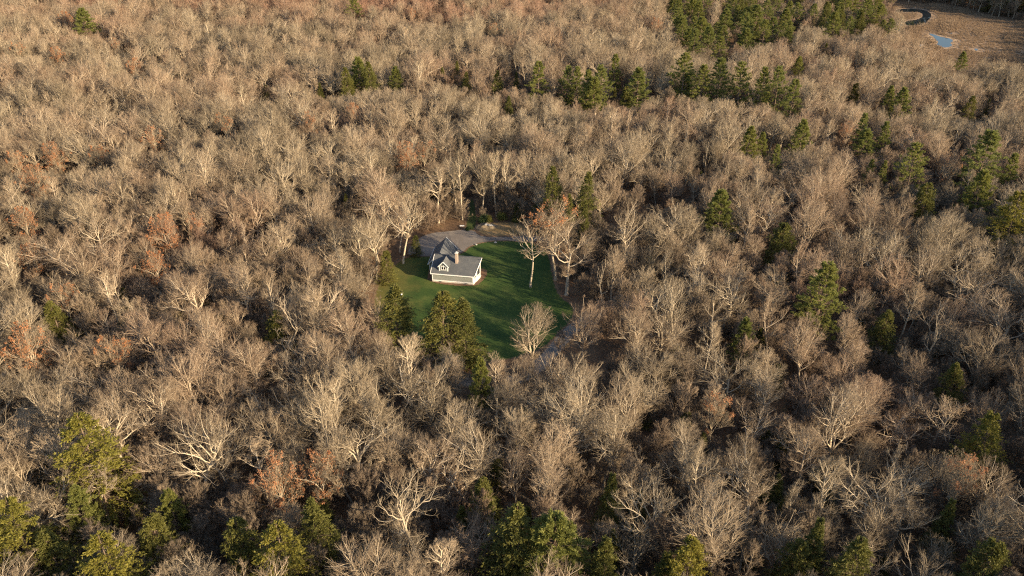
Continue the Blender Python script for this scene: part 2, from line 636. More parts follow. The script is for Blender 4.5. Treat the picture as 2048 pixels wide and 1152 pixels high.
def build_house():
    h = thing('house', 'small grey house with a dark shingle roof and brick chimney in the lawn clearing', 'house', (HC[0], HC[1], 0), HR)
    k = (ZR - ZE) / (HD + .35)
    zroof = lambda y: ZR - k * abs(y)
    wx_ = -hl + .85
    part('foundation', lambda bm: (slab(bm, [(-hl - .02, -HD - .02, -.3), (hl + .02, -HD - .02, -.3), (hl + PROW, 0, -.3), (hl, HD, -.3), (-hl - .02, HD, -.3)], (0, 0, .72)),
                                   slab(bm, [(wx_ - 2.6, .2, -.3), (wx_ + 2.6, .2, -.3), (wx_ + 1.95, 9.0, -.3), (wx_ - 3.25, 9.0, -.3)], (0, 0, .92))), M['concrete'], h)
    # walls
    zt = ZE - .05
    part('front_wall', lambda bm: slab(bm, [(-hl, -HD, .42), (hl, -HD, .42), (hl, -HD, zt + .1), (-hl, -HD, zt + .1)], (0, .15, 0)), M['siding'], h)
    part('back_wall', lambda bm: slab(bm, [(-hl + .16, HD, .42), (hl, HD, .42), (hl, HD, zt + .1), (-hl + .16, HD, zt + .1)], (0, -.15, 0)), M['siding'], h)
    part('gable_wall', lambda bm: slab(bm, [(-hl, -HD + .16, .42), (-hl, HD, .42), (-hl, HD, zroof(HD) - .12), (-hl, 0, ZR - .12), (-hl, -HD + .16, zroof(HD) - .12)], (.15, 0, 0)), M['siding'], h)
    # the porch end: its wall comes forward to a blunt point under the ridge; glazing behind posts and rails
    e = Vector((PROW, HD, 0))
    eL = e.length
    e.normalize()
    nrm = Vector((e.y, -e.x, 0))

    def P(s, z, out=0.0):
        p = Vector((hl, -HD, 0)) + e * s + nrm * out
        return (p.x, p.y, z)
    zr_at = lambda s: zroof(-HD + e.y * s) - .14
    part('porch_glazing', lambda bm: (slab(bm, [P(.1, .42, -.22), P(eL, .42, -.22), P(eL, zr_at(eL), -.22), P(.1, zr_at(.1), -.22)], tuple(-nrm * .05))), M['glass'], h)
    part('porch_skirt', lambda bm: slab(bm, [P(.03, .40, .03), P(eL, .40, .03), P(eL, .78, .03), P(.03, .78, .03)], tuple(-nrm * .2)), M['white'], h)
    for s in (.16, eL * .46, eL * .92):
        def post(bm, s=s):
            slab(bm, [P(s - .12, .79, .04), P(s + .12, .79, .04), P(s + .12, zr_at(s + .12), .04), P(s - .12, zr_at(s - .12), .04)], tuple(-nrm * .2))
        part('porch_post', post, M['white'], h)
    for z, hh in ((1.0, .07), (1.22, .07), (1.45, .11)):
        part('porch_rail', lambda bm, z=z, hh=hh: bar(bm, P(.28, z, -.03), P(eL * .92 - .12, z, -.03), .08, hh), M['white'], h)
    part('prow_wall', lambda bm: slab(bm, [(hl + PROW, .02, .42), (hl, HD, .42), (hl, HD, zroof(HD) - .14), (hl + PROW, .02, ZR - .16)], tuple(Vector((-HD, -PROW, 0)).normalized() * .15)), M['siding'], h)
    part('corner_board', lambda bm: box(bm, -hl - .025, -hl + .17, -HD - .03, -HD + .15, .43, zt), M['white'], h)
    part('corner_board', lambda bm: box(bm, hl - .24, hl + .03, -HD - .033, -HD + .1, .43, zt), M['white'], h)
    part('water_table', lambda bm: box(bm, -hl + .175, hl - .245, -HD - .036, -HD - .003, .43, .66), M['white'], h)
    for fx in (-.62, .66):
        part('foundation_vent', lambda bm, fx=fx: box(bm, hl * fx - .35, hl * fx + .35, -HD - .05, -HD - .01, .16, .36), M['metal'], h)
    # roofs
    zb = ZE
    ye = -HD - .38
    ze_ = zroof(ye)
    rf = part('roof', lambda bm: (slab(bm, [(-hl - .3, ye, ze_), (hl + .35, ye, ze_), (hl + PROW + .35, 0, ZR), (-hl - .3, 0, ZR)], (0, .02, -.16)),
                                  slab(bm, [(-hl - .3, 0, ZR - .003), (hl + PROW + .35, 0, ZR - .003), (hl + .35, -ye, ze_), (-hl - .3, -ye, ze_)], (0, -.02, -.16))), M['shingle'], h)
    part('ridge_cap', lambda bm: bar(bm, (-hl - .3, 0, ZR + .02), (hl + PROW + .35, 0, ZR + .02), .3, .06), M['shingle'], rf)
    part('eave_fascia', lambda bm: bar(bm, (-hl - .3, ye - .04, ze_ - .07), (hl + .35, ye - .04, ze_ - .07), .07, .24), M['white'], rf)
    part('rake_board', lambda bm: bar(bm, (hl + .39, ye - .04, ze_ - .06), (hl + PROW + .39, 0, ZR - .05), .08, .26), M['white'], rf)
    part('rake_board', lambda bm: bar(bm, (-hl - .34, ye - .04, ze_ - .06), (-hl - .34, 0, ZR - .05), .08, .26), M['white'], rf)
    # chimney
    cx, cy = hl * .10, -1.55
    ch = part('chimney', lambda bm: box(bm, cx - .31, cx + .31, cy - .31, cy + .31, 3.9, 7.05), M['brick'], h)
    part('chimney_cap', lambda bm: box(bm, cx - .39, cx + .39, cy - .39, cy + .39, 7.053, 7.2), M['cap'], ch)
    part('flue', lambda bm: box(bm, cx - .16, cx + .16, cy - .16, cy + .16, 7.203, 7.45), M['cap'], ch)
    # dormer
    dx, dw, yf = -hl + .275 * HL, 1.02, -3.78
    zd0, zde, zda = zroof(yf) - .05, 4.3, 5.5
    dm = part('dormer', lambda bm: slab(bm, [(dx - dw, yf, zd0), (dx + dw, yf, zd0), (dx + dw, yf, zde), (dx, yf, zda - .1), (dx - dw, yf, zde)], (0, 3.1, 0)), M['siding'], h)

    def droof(bm):
        for s in (-1, 1):
            slab(bm, [(dx, yf - .22, zda), (dx + s * (dw + .3), yf - .22, zde - .22), (dx + s * (dw + .3), yf + 3.2, zde - .22), (dx, yf + 3.6, zda)], (0, 0, .13))
    part('dormer_roof', droof, M['shingle'], dm)

    def dtrim(bm):
        for s in (-1, 1):
            bar(bm, (dx + s * .03, yf - .26, zda + .03), (dx + s * (dw + .34), yf - .26, zde - .19), .07, .2)
    part('dormer_rake', dtrim, M['white'], dm)

    for s in (-1, 1):
        part('dormer_corner_board', lambda bm, s=s: box(bm, dx + s * dw - .13, dx + s * dw + .13, yf - .04, yf + .1, zd0, zde - .1), M['white'], dm)
    wz0, wz1, ww = zd0 + .28, zd0 + 1.28, .62
    wn = thing_part('window', h)

    def frame(bm):
        box(bm, dx - ww, dx + ww, yf - .07, yf - .005, wz0, wz0 + .13)
        box(bm, dx - ww, dx + ww, yf - .07, yf - .005, wz1 - .13, wz1)
        for xx in (-ww, -.065, ww - .13):
            box(bm, dx + xx, dx + xx + .13, yf - .073, yf - .008, wz0 + .13, wz1 - .13)
    part('window_frame', frame, M['white'], wn)
    for s in (-1, 1):
        part('pane', lambda bm, s=s: box(bm, min(dx + s * .065, dx + s * (ww - .13)), max(dx + s * .065, dx + s * (ww - .13)), yf - .03, yf - .01, wz0 + .13, wz1 - .13), M['glass'], wn)
    part('dormer_finial', lambda bm: box(bm, dx - .07, dx + .07, yf - .09, yf - .01, wz1, wz1 + .3), M['white'], dm)
    # rear wing: a second gable roof running back from the ridge
    wx, whw, zwr, zwe, y0, y1 = -hl + .85, 2.95, ZR + .03, 2.5, .25, 9.4
    sk = -.075                                          # the wing stands a little askew to the main block
    part('wing_wall', lambda bm: slab(bm, [(wx - whw + .25, y0, .62), (wx + whw - .25, y0, .62), (wx + whw - .25, y0, zwe - .05), (wx, y0, zwr - .3), (wx - whw + .25, y0, zwe - .05)], (sk * (y1 - y0 - .2), y1 - y0 - .2, 0)), M['siding'], h)

    def wroof(bm):
        for s in (-1, 1):
            slab(bm, [(wx, y0 - .3, zwr), (wx + s * (whw + .1), y0 - .3, zwe), (wx + s * (whw + .1) + sk * y1, y1 + .3, zwe), (wx + sk * y1, y1 + .3, zwr)], (0, 0, -.15))
    wr = part('wing_roof', wroof, M['shingle'], h)
    part('rake_board', lambda bm: bar(bm, (wx - whw - .1, y0 - .34, zwe - .04), (-hl - .45, y0 - .34, zwe + (zwr - zwe) * (whw + .1 - (hl + wx - .0) * 0 - 1.2) / (whw + .1) - .04), .07, .24), M['white'], wr)
    part('eave_fascia', lambda bm: bar(bm, (wx - whw - .14, y0 - .3, zwe - .05), (wx - whw - .14 + sk * y1, y1 + .3, zwe - .05), .07, .22), M['white'], wr)
    part('rake_board', lambda bm: bar(bm, (wx + sk * y1, y1 + .34, zwr - .04), (wx + whw + .1 + sk * y1, y1 + .34, zwe - .04), .07, .24), M['white'], wr)
    part('corner_board', lambda bm: box(bm, wx - whw + .2, wx - whw + .42, y0 - .04, y0 + .15, .62, zwe - .1), M['white'], h)
    part('water_table', lambda bm: box(bm, wx - whw + .43, -hl - .02, y0 - .035, y0 - .003, .62, .85), M['white'], h)
    for yy in (2.6, 5.6):
        wv = thing_part('window', h)
        part('window_frame', lambda bm, yy=yy: box(bm, wx + whw - .3 + sk * yy, wx + whw - .18 + sk * yy, yy - .5, yy + .5, 1.2, 2.3), M['white'], wv)
        part('pane', lambda bm, yy=yy: box(bm, wx + whw - .28 + sk * yy, wx + whw - .16 + sk * yy, yy - .4, yy + .4, 1.3, 2.2), M['glass'], wv)
    for q in (-.5, .5):
        part('vent_pipe', lambda bm, q=q: box(bm, wx + 1.5 + q - .06, wx + 1.5 + q + .06, 1.2 + q, 1.32 + q, zwr - 2.2, zwr - 1.0 - q * .3), M['metal'], wr)
    return h


def thing_part(name, parent):
    o = link(name, None, parent)
    o.empty_display_size = .3
    return o


build_house()
# bare soil round the porch end
soil = [(HC[0] + ux * X - uy * Y, HC[1] + uy * X + ux * Y) for X, Y in
        ((-hl - .7, -HD - .75), (hl + .4, -HD - .9), (hl + 1.5, -2), (hl + 2.1, 1.2), (hl + 1.4, HD + .6), (0, HD + .4), (-hl - 2.3, HD), (-hl - 2.4, 0))]
M['soilbed'] = edged('foundation_bed', lambda n_, P: ramp(n_, noise(n_, 2, 4, .7, P), [(.3, (.10, .06, .04)), (.7, (.20, .115, .075))]), .5)
tri_sheet('foundation_bed', smooth(soil, 2), .09, M['soilbed'], .3)


# ------------------------------------------------------------------ tree building
rng = np.random.default_rng(5)
UP = np.array([0, 0, 1.0])


def unit(v):
    return v / np.maximum(np.linalg.norm(v, axis=-1, keepdims=True), 1e-9)


def grow(P0, D0, L, S, wob, up):
    """N polylines of S steps that wander and bend upwards"""
    n_ = len(P0)
    out = np.zeros((n_, S + 1, 3))
    out[:, 0] = P0
    d = unit(D0)
    for s in range(S):
        d = unit(d + rng.normal(0, wob, (n_, 3)) + UP * (up if np.isscalar(up) else up[:, None]))
        out[:, s + 1] = out[:, s] + d * (L / S)[:, None]
    return out


def along(Pl, Rr, t):
    """points, tangents and radii at parameter t (N,k) of polylines Pl (N,S+1,3)"""
    S = Pl.shape[1] - 1
    x = np.clip(t * S, 0, S - 1e-6)
    i = x.astype(int)
    f = (x - i)[..., None]
    r_ = np.arange(len(Pl))[:, None]
    a, b = Pl[r_, i], Pl[r_, i + 1]
    ra, rb = Rr[r_, i], Rr[r_, i + 1]
    return a + (b - a) * f, unit(b - a), ra + (rb - ra) * f[..., 0]


def split_dirs(T, ang, flat=0.0):
    """directions that leave tangents T at angle ang, at a random turn round them"""
    q = rng.normal(0, 1, T.shape)
    q[..., 2] *= (1 - flat)
    q = unit(q - T * np.sum(q * T, -1, keepdims=True))
    return T * np.cos(ang)[..., None] + q * np.sin(ang)[..., None]


def envelope(P, D, c, rad):
    """how far along D from P the crown's ellipsoid ends"""
    p, d = (P - c) / rad, D / rad
    A = np.sum(d * d, -1)
    B = np.sum(p * d, -1)
    C = np.sum(p * p, -1) - 1
    disc = np.maximum(B * B - A * C, 0)
    return np.maximum((-B + np.sqrt(disc)) / A, .25)


class Mesh:
    def __init__(s):
        s.V, s.F3, s.F4, s.n = [], [], [], 0

    def tubes(s, Pl, Rr, m):
        n_, S1 = Pl.shape[:2]
        T = np.zeros_like(Pl)
        T[:, 1:-1] = Pl[:, 2:] - Pl[:, :-2]
        T[:, 0] = Pl[:, 1] - Pl[:, 0]
        T[:, -1] = Pl[:, -1] - Pl[:, -2]
        T = unit(T)
        ref = unit(np.cross(T[:, 0], rng.normal(0, 1, (n_, 3))))[:, None, :]
        a = unit(ref - T * np.sum(ref * T, -1, keepdims=True))
        b = np.cross(T, a)
        th = np.arange(m) * 2 * pi / m
        ring = Pl[:, :, None, :] + Rr[:, :, None, None] * (a[:, :, None, :] * np.cos(th)[:, None] + b[:, :, None, :] * np.sin(th)[:, None])
        idx = s.n + np.arange(n_ * S1 * m).reshape(n_, S1, m)
        nx = np.roll(idx, -1, 2)
        q = np.stack([idx[:, :-1], nx[:, :-1], nx[:, 1:], idx[:, 1:]], -1).reshape(-1, 4)
        s.V.append(ring.reshape(-1, 3))
        s.F4.append(q)
        s.n += n_ * S1 * m

    def spikes(s, P0, P1, r_):
        n_ = len(P0)
        T = unit(P1 - P0)
        a = unit(np.cross(T, rng.normal(0, 1, (n_, 3))))
        b = np.cross(T, a)
        th = np.arange(3) * 2 * pi / 3
        ring = P0[:, None] + r_[:, None, None] * (a[:, None] * np.cos(th)[:, None] + b[:, None] * np.sin(th)[:, None])
        V = np.concatenate([ring, P1[:, None]], 1).reshape(-1, 3)
        base = s.n + 4 * np.arange(n_)[:, None]
        for i, j in ((0, 1), (1, 2), (2, 0)):
            s.F3.append(np.concatenate([base + i, base + j, base + 3], 1))
        s.V.append(V)
        s.n += 4 * n_

    def blades(s, P0, D, L, W):
        """narrow kite-shaped leaves or needle bunches, one quad each"""
        n_ = len(P0)
        D = unit(D)
        sd_ = unit(np.cross(D, rng.normal(0, 1, (n_, 3))))
        mid = P0 + D * (L * .55)[:, None]
        V = np.stack([P0, mid + sd_ * (W / 2)[:, None], P0 + D * L[:, None], mid - sd_ * (W / 2)[:, None]], 1).reshape(-1, 3)
        s.F4.append(s.n + np.arange(4 * n_).reshape(n_, 4))
        s.V.append(V)
        s.n += 4 * n_

    def mesh(s, name, mat, sm=False):
        Fc = []
        if s.F3:
            Fc.append(np.concatenate(s.F3))
        if s.F4:
            Fc.append(np.concatenate(s.F4))
        return np_mesh(name, np.concatenate(s.V), Fc, [mat], smooth_=sm)


def taper(n_, S, r0, r1):
    t = np.linspace(0, 1, S + 1)[None]
    r0 = np.broadcast_to(np.asarray(r0, float), (n_,))[:, None]
    r1 = np.broadcast_to(np.asarray(r1, float), (n_,))[:, None]
    return r0 * (1 - t) + r1 * t


def jit(a, b, n_):
    return rng.uniform(a, b, n_)


def bare_tree(H=20, Rc=6, tf=.55, first=.4, n1=13, n2=10, n3=7, n4=3, low=70, high=18, crook=.12, upb=.10, r0=.3, bark='bark', twig='twig', lean=.03, leaf=0, leaders=1, tw=1.0, squash=.62):
    """returns meshes (trunk with its limbs, crown of branches and twigs, leaves or None); H metres tall"""
    tk, cr, lf = Mesh(), Mesh(), Mesh()
    zc, rz = H * (1 - squash * .5) - .3, H * squash * .5
    c, rad = np.array([0, 0, zc]), np.array([Rc, Rc, rz])
    S = 8
    Lt = H * tf
    Pt = grow(np.zeros((1, 3)) - [[0, 0, .4]], np.array([[rng.normal(0, lean), rng.normal(0, lean), 1]]), np.array([Lt + .4]), S, crook * .35, .05)
    Rt = taper(1, S, r0, r0 * .45)
    Rt[:, 0] *= 1.35
    tk.tubes(Pt, Rt, 6)
    # limbs: evenly turned round the trunk, wide below and steep above
    t = np.sort(np.concatenate([rng.uniform(first / tf, 1.0, n1 - leaders) if first < tf else np.full(n1 - leaders, .97), np.full(leaders, 1.0)]))[None]
    Pp, Tt, Rr = along(Pt, Rt, t)
    az = np.arange(n1) * 2.4 + rng.uniform(0, .9, n1)
    rel = (t[0] - t[0][0]) / max(1e-6, 1 - t[0][0])
    ang = np.radians(low + (high - low) * rel ** 1.2 + rng.normal(0, 7, n1))
    ang[-leaders:] = np.radians(rng.uniform(8, 26, leaders))
    D = np.stack([np.sin(ang) * np.cos(az), np.sin(ang) * np.sin(az), np.cos(ang)], 1)
    L = envelope(Pp[0], D, c, rad) * rng.uniform(.78, 1.04, n1)
    P1 = grow(Pp[0], D, L, 7, crook, upb)
    r1 = np.minimum(Rr[0] * .75, .05 + .019 * L)
    R1 = taper(n1, 7, r1, r1 * .22)
    tk.tubes(P1, R1, 5)
    # branches
    def kids(Pl, Rr_, Ls, k, t0, a0, a1, lr0, lr1, S, wob, up, rr, rmin, tipk=1):
        n_ = len(Pl)
        tt = np.sort(rng.uniform(t0, 1, (n_, k)), 1)
        tt[:, -tipk:] = 1.0
        p, T, r_ = along(Pl, Rr_, tt)
        an = np.radians(rng.uniform(a0, a1, (n_, k)))
        an[:, -tipk:] *= .4
        d = split_dirs(T, an, .2)
        p, d, r_ = p.reshape(-1, 3), d.reshape(-1, 3), r_.reshape(-1)
        d = unit(d + UP * up)
        ln = (Ls[:, None] * rng.uniform(lr0, lr1, (n_, k)) * (1.15 - .55 * tt)).reshape(-1)
        ln = np.minimum(ln, envelope(p, d, c, rad) * 1.12)
        ln = np.maximum(ln, .3)
        Q = grow(p, d, ln, S, wob, up)
        ra = np.maximum(np.minimum(r_ * .75, rr), rmin)
        return Q, taper(len(p), S, ra, ra * .38), ln
    P2, R2, L2 = kids(P1, R1, L, n2, .22, 32, 62, .32, .58, 4, crook * .9, .10, .07, .026 * tw, 2)
    tk.tubes(P2, R2, 3)
    P3, R3, L3 = kids(P2, R2, L2, n3, .2, 22, 50, .36, .66, 2, crook * .8, .12, .028, .016 * tw, 2)
    cr.tubes(P3, R3, 3)
    # fine twigs
    n_ = len(P3)
    tt = rng.uniform(.15, 1, (n_, n4))
    tt[:, -1] = 1
    p, T, r_ = along(P3, R3, tt)
    d = unit(split_dirs(T, np.radians(rng.uniform(15, 50, (n_, n4))), .2) + UP * .12).reshape(-1, 3)
    p = p.reshape(-1, 3)
    ln = rng.uniform(.45, 1.15, len(p)) * np.minimum(1, H / 14)
    ln = np.minimum(ln, np.maximum(envelope(p, d, c, rad) * 1.3, .25))
    tip = p + d * ln[:, None]
    cr.spikes(p, tip, np.full(len(p), .0135 * tw))
    lfm = None
    if leaf:
        # leaves hang in clumps: on the shoots of some branches only
        keep = np.repeat(rng.random(len(P2)) < leaf, n3 * n4) & (rng.random(len(p)) < .75)
        for _ in range(2):
            pp = (p + d * (ln * rng.uniform(.3, 1, len(p)))[:, None])[keep]
            lf.blades(pp, rng.normal(0, 1, pp.shape) - UP * .5, jit(.2, .36, len(pp)), jit(.14, .25, len(pp)))
        lfm = lf.mesh('rust_foliage', M['rust'])
    return tk.mesh('trunk', M[bark], True), cr.mesh('crown', M[twig]), lfm


def pine_tree(H=22, Rc=5.0, z0=.25, gap=.95, ragged=.3, nb=5, fan=.9):
    tk, cr = Mesh(), Mesh()
    Pt = grow(np.array([[0, 0, -.4]]), np.array([[rng.normal(0, .02), rng.normal(0, .02), 1]]), np.array([H + .2]), 10, .012, .1)
    Rt = taper(1, 10, .32, .03)
    tk.tubes(Pt, Rt, 6)
    p, d, L = [], [], []
    z = z0 * H
    while z < H - .5:
        tz = (z - z0 * H) / (H * (1 - z0))
        k = nb if tz < .85 else 4
        w0 = rng.uniform(1 - ragged, 1.08)
        prof = min(1.0, .6 + tz * 2.0) * (1 - tz) ** .72 * w0
        for i in range(k):
            az = i * 2 * pi / k + rng.uniform(-.5, .5)
            el = np.radians(-4 + 40 * tz ** 1.6 + rng.normal(0, 6))
            p.append(along(Pt, Rt, np.array([[z / H]]))[0][0, 0])
            d.append((cos(az) * cos(el), sin(az) * cos(el), sin(el)))
            L.append(max(.5, Rc * prof * rng.uniform(1 - ragged, 1.1)))
        z += gap * rng.uniform(.7, 1.25) * (1 - .35 * tz)
    p, d, L = np.array(p), np.array(d), np.array(L)
    P1 = grow(p, d, L, 4, .05, .045)
    R1 = taper(len(p), 4, .02 + .012 * L, .012)
    tk.tubes(P1, R1, 4)
    n2 = 8
    tt = rng.uniform(.28, 1, (len(p), n2))
    tt[:, -1] = 1
    q, T, r_ = along(P1, R1, tt)
    d2 = split_dirs(T, np.radians(rng.uniform(28, 60, tt.shape)), fan)
    d2[:, -1] = T[:, -1]
    d2[..., 2] = d2[..., 2] * .5 + .1
    l2 = (L[:, None] * rng.uniform(.22, .42, tt.shape) * (1.2 - .6 * tt)).reshape(-1) + .2
    P2 = grow(q.reshape(-1, 3), d2.reshape(-1, 3), l2, 2, .06, .08)
    cr.tubes(P2, taper(len(P2), 2, .018, .008), 3)
    # needle plumes
    k = 5
    tt = rng.uniform(.25, 1.02, (len(P2), k))
    q, T, r_ = along(P2, taper(len(P2), 2, 1, 1), tt)
    q, T = q.reshape(-1, 3), T.reshape(-1, 3)
    for _ in range(8):
        dd = unit(T * .8 + rng.normal(0, .5, T.shape) + UP * .36)
        cr.blades(q + rng.normal(0, .08, q.shape), dd, jit(.26, .52, len(q)), jit(.065, .135, len(q)))
    return tk.mesh('trunk', M['dark_bark'], True), cr.mesh('crown', M['pine'])


def hemlock_tree(H=17, Rc=3.6, z0=.06, gap=.30, power=.8, nb=4, droop=-.03, dens=12, mat='hemlock'):
    tk, cr = Mesh(), Mesh()
    Pt = grow(np.array([[0, 0, -.4]]), np.array([[rng.normal(0, .02), rng.normal(0, .02), 1]]), np.array([H + .2]), 8, .012, .1)
    Rt = taper(1, 8, .26, .02)
    tk.tubes(Pt, Rt, 6)
    p, d, L = [], [], []
    z = z0 * H
    lump = rng.uniform(0, 6.28, 4)
    while z < H - .25:
        tz = (z - z0 * H) / (H * (1 - z0))
        for i in range(nb):
            az = rng.uniform(0, 2 * pi)
            el = np.radians(12 - 22 * (1 - tz) + rng.normal(0, 7) + 40 * max(0, tz - .8))
            lumpy = 1 + .16 * sin(az * 2 + lump[0] + z * .5) + .12 * sin(az * 3 + lump[1] - z * .9)
            p.append(along(Pt, Rt, np.array([[z / H]]))[0][0, 0])
            d.append((cos(az) * cos(el), sin(az) * cos(el), sin(el)))
            L.append(max(.3, Rc * min(1, .7 + tz * 2.5) * (1 - tz) ** power * lumpy * rng.uniform(.72, 1.12)))
        z += gap * rng.uniform(.7, 1.3)
    p, d, L = np.array(p), np.array(d), np.array(L)
    P1 = grow(p, d, L, 3, .05, droop)
    R1 = taper(len(p), 3, .012 + .008 * L, .008)
    tk.tubes(P1, R1, 3)
    n2 = 8
    tt = rng.uniform(.25, 1, (len(p), n2))
    tt[:, -1] = 1
    q, T, r_ = along(P1, R1, tt)
    d2 = split_dirs(T, np.radians(rng.uniform(25, 60, tt.shape)), .75)
    l2 = (L[:, None] * rng.uniform(.16, .34, tt.shape)).reshape(-1) + .15
    P2 = grow(q.reshape(-1, 3), d2.reshape(-1, 3), l2, 2, .08, -.05)
    tt = rng.uniform(.1, 1.02, (len(P2), dens))
    q, T, r_ = along(P2, taper(len(P2), 2, 1, 1), tt)
    q, T = q.reshape(-1, 3), T.reshape(-1, 3)
    dd = unit(T * .8 + rng.normal(0, .5, T.shape) + UP * .05)
    cr.blades(q + rng.normal(0, .05, q.shape), dd, jit(.17, .36, len(q)), jit(.075, .155, len(q)))
    return tk.mesh('trunk', M['dark_bark'], True), cr.mesh('crown', M[mat])


# prototypes: (meshes, height, crown radius, words for its look)
BARE = []


def proto(look, H, Rc, **kw):
    t_, c_, l_ = bare_tree(H=H, Rc=Rc, **kw)
    BARE.append(dict(t=t_, c=c_, l=l_, H=H, R=Rc, look=look))
    return len(BARE) - 1


OAK = [proto('broad spreading', 19.5, 6.6, tf=.5, first=.27, n1=13, n2=12, low=80, high=26, crook=.25, r0=.36, leaders=2),
       proto('wide domed', 18.5, 6.0, tf=.48, first=.25, n1=14, n2=11, low=74, high=28, crook=.26, r0=.33, leaders=3),
       proto('crooked limbed', 20.5, 5.8, tf=.58, first=.32, n1=12, n2=12, low=74, high=24, crook=.28, r0=.34, leaders=2)]
MAPLE = [proto('upright vase-shaped', 20.5, 4.6, tf=.55, first=.2, n1=15, n2=11, n3=8, low=50, high=16, crook=.13, r0=.27, leaders=3, squash=.74),
         proto('tall forked', 21.5, 4.9, tf=.45, first=.22, n1=12, n2=12, n3=8, low=48, high=18, crook=.14, r0=.3, leaders=4, squash=.72),
         proto('dense twiggy', 18.0, 4.4, tf=.6, first=.26, n1=15, n2=11, n3=8, low=56, high=18, crook=.15, r0=.25, leaders=2, squash=.7)]
POLE = [proto('slender straight', 20.0, 3.0, tf=.85, first=.42, n1=16, n2=8, n3=6, low=58, high=20, crook=.1, r0=.2, squash=.56),
        proto('thin leaning', 18.5, 2.9, tf=.8, first=.38, n1=15, n2=8, n3=6, low=50, high=18, crook=.12, r0=.18, lean=.1, squash=.6)]
ROUND = [proto('low round-headed', 14.0, 4.6, tf=.42, first=.22, n1=14, n2=11, n3=7, low=65, high=22, crook=.13, r0=.22, leaders=3, squash=.74),
         proto('small bushy', 12.5, 4.0, tf=.4, first=.18, n1=14, n2=11, n3=7, low=58, high=20, crook=.12, r0=.18, leaders=3, squash=.8)]
PALE = [proto('pale-limbed spreading', 20.0, 6.2, tf=.6, first=.34, n1=13, n2=10, n3=6, n4=3, low=70, high=22, crook=.2, r0=.29, bark='pale_bark', leaders=2),
        proto('gnarled pale', 18.0, 5.6, tf=.6, first=.42, n1=9, n2=8, n3=5, n4=3, low=78, high=30, crook=.3, r0=.29, bark='pale_bark', leaders=2, tw=1.2)]
SNAG = [proto('dead white', 15.0, 4.0, tf=.62, first=.3, n1=8, n2=4, n3=2, n4=1, low=70, high=25, crook=.28, r0=.26, bark='pale_bark', twig='pale_bark', leaders=2, tw=2.0)]
RUST = [proto('rust-leaved', 15.5, 4.8, tf=.45, first=.24, n1=13, n2=10, n3=7, n4=4, low=66, high=22, crook=.15, r0=.24, leaf=.42, leaders=3, squash=.72),
        proto('orange-topped', 18.0, 5.0, tf=.5, first=.3, n1=13, n2=10, n3=7, n4=4, low=60, high=20, crook=.15, r0=.27, leaf=.28, leaders=3, squash=.66)]
SAP = [proto('sapling', 7.0, 2.4, tf=.5, first=.12, n1=10, n2=8, n3=6, n4=4, low=50, high=15, crook=.1, r0=.07, bark='brush', twig='brush', leaders=2, squash=.9, tw=1.1),
       proto('thicket', 4.5, 2.4, tf=.3, first=.04, n1=12, n2=8, n3=6, n4=4, low=60, high=18, crook=.12, r0=.05, bark='brush', twig='brush', leaders=3, squash=1.0, tw=1.1)]
PINE = [dict(m=pine_tree(22, 6.4, .2, 1.25, .25), H=22, R=6.4), dict(m=pine_tree(20, 5.6, .2, 1.3, .35), H=20, R=5.6), dict(m=pine_tree(17, 5.2, .12, 1.0, .2), H=17, R=5.2), dict(m=pine_tree(21, 6.6, .26, 1.4, .4), H=21, R=6.6)]
HEM = [dict(m=hemlock_tree(17, 4.5, .05, .27), H=17, R=4.5), dict(m=hemlock_tree(16, 3.8, .05, .26, .92), H=16, R=3.8), dict(m=hemlock_tree(13, 3.9, .04, .25, .62), H=13, R=3.9),
       dict(m=hemlock_tree(16, 4.4, .06, .3, .68, mat='gold'), H=16, R=4.4)]

placed = []            # (x, y, radius kept free)
GUARD = []             # crowns that stay in view: (x, y, pixel samples)


def guard(x, y, h, rc, cone=True, lo=.45):
    q = []
    for f in (1.0, .8, .62, lo):
        ww = rc * ((1 - f) * 1.1 if cone else .8)
        q += [px(x + k * ww, y, h * f + float(hz(x, y))) for k in ((0,) if f == 1 else (-1, 0, 1))]
    GUARD.append((x, y, q))



def put(name, meshes, parts, x, y, s, rz, sz=1.0, tilt=(0, 0)):
    """one tree: an Empty at its foot and its parts"""
    z = float(hz(x, y))
    e = link(name, None, None, (x, y, z))
    e.empty_display_size = .5
    e.rotation_euler = (tilt[0], tilt[1], rz)
    e.scale = (s, s, s * sz)
    for me, pn in zip(meshes, parts):
        if me is not None:
            link(pn, me, e)
    return e


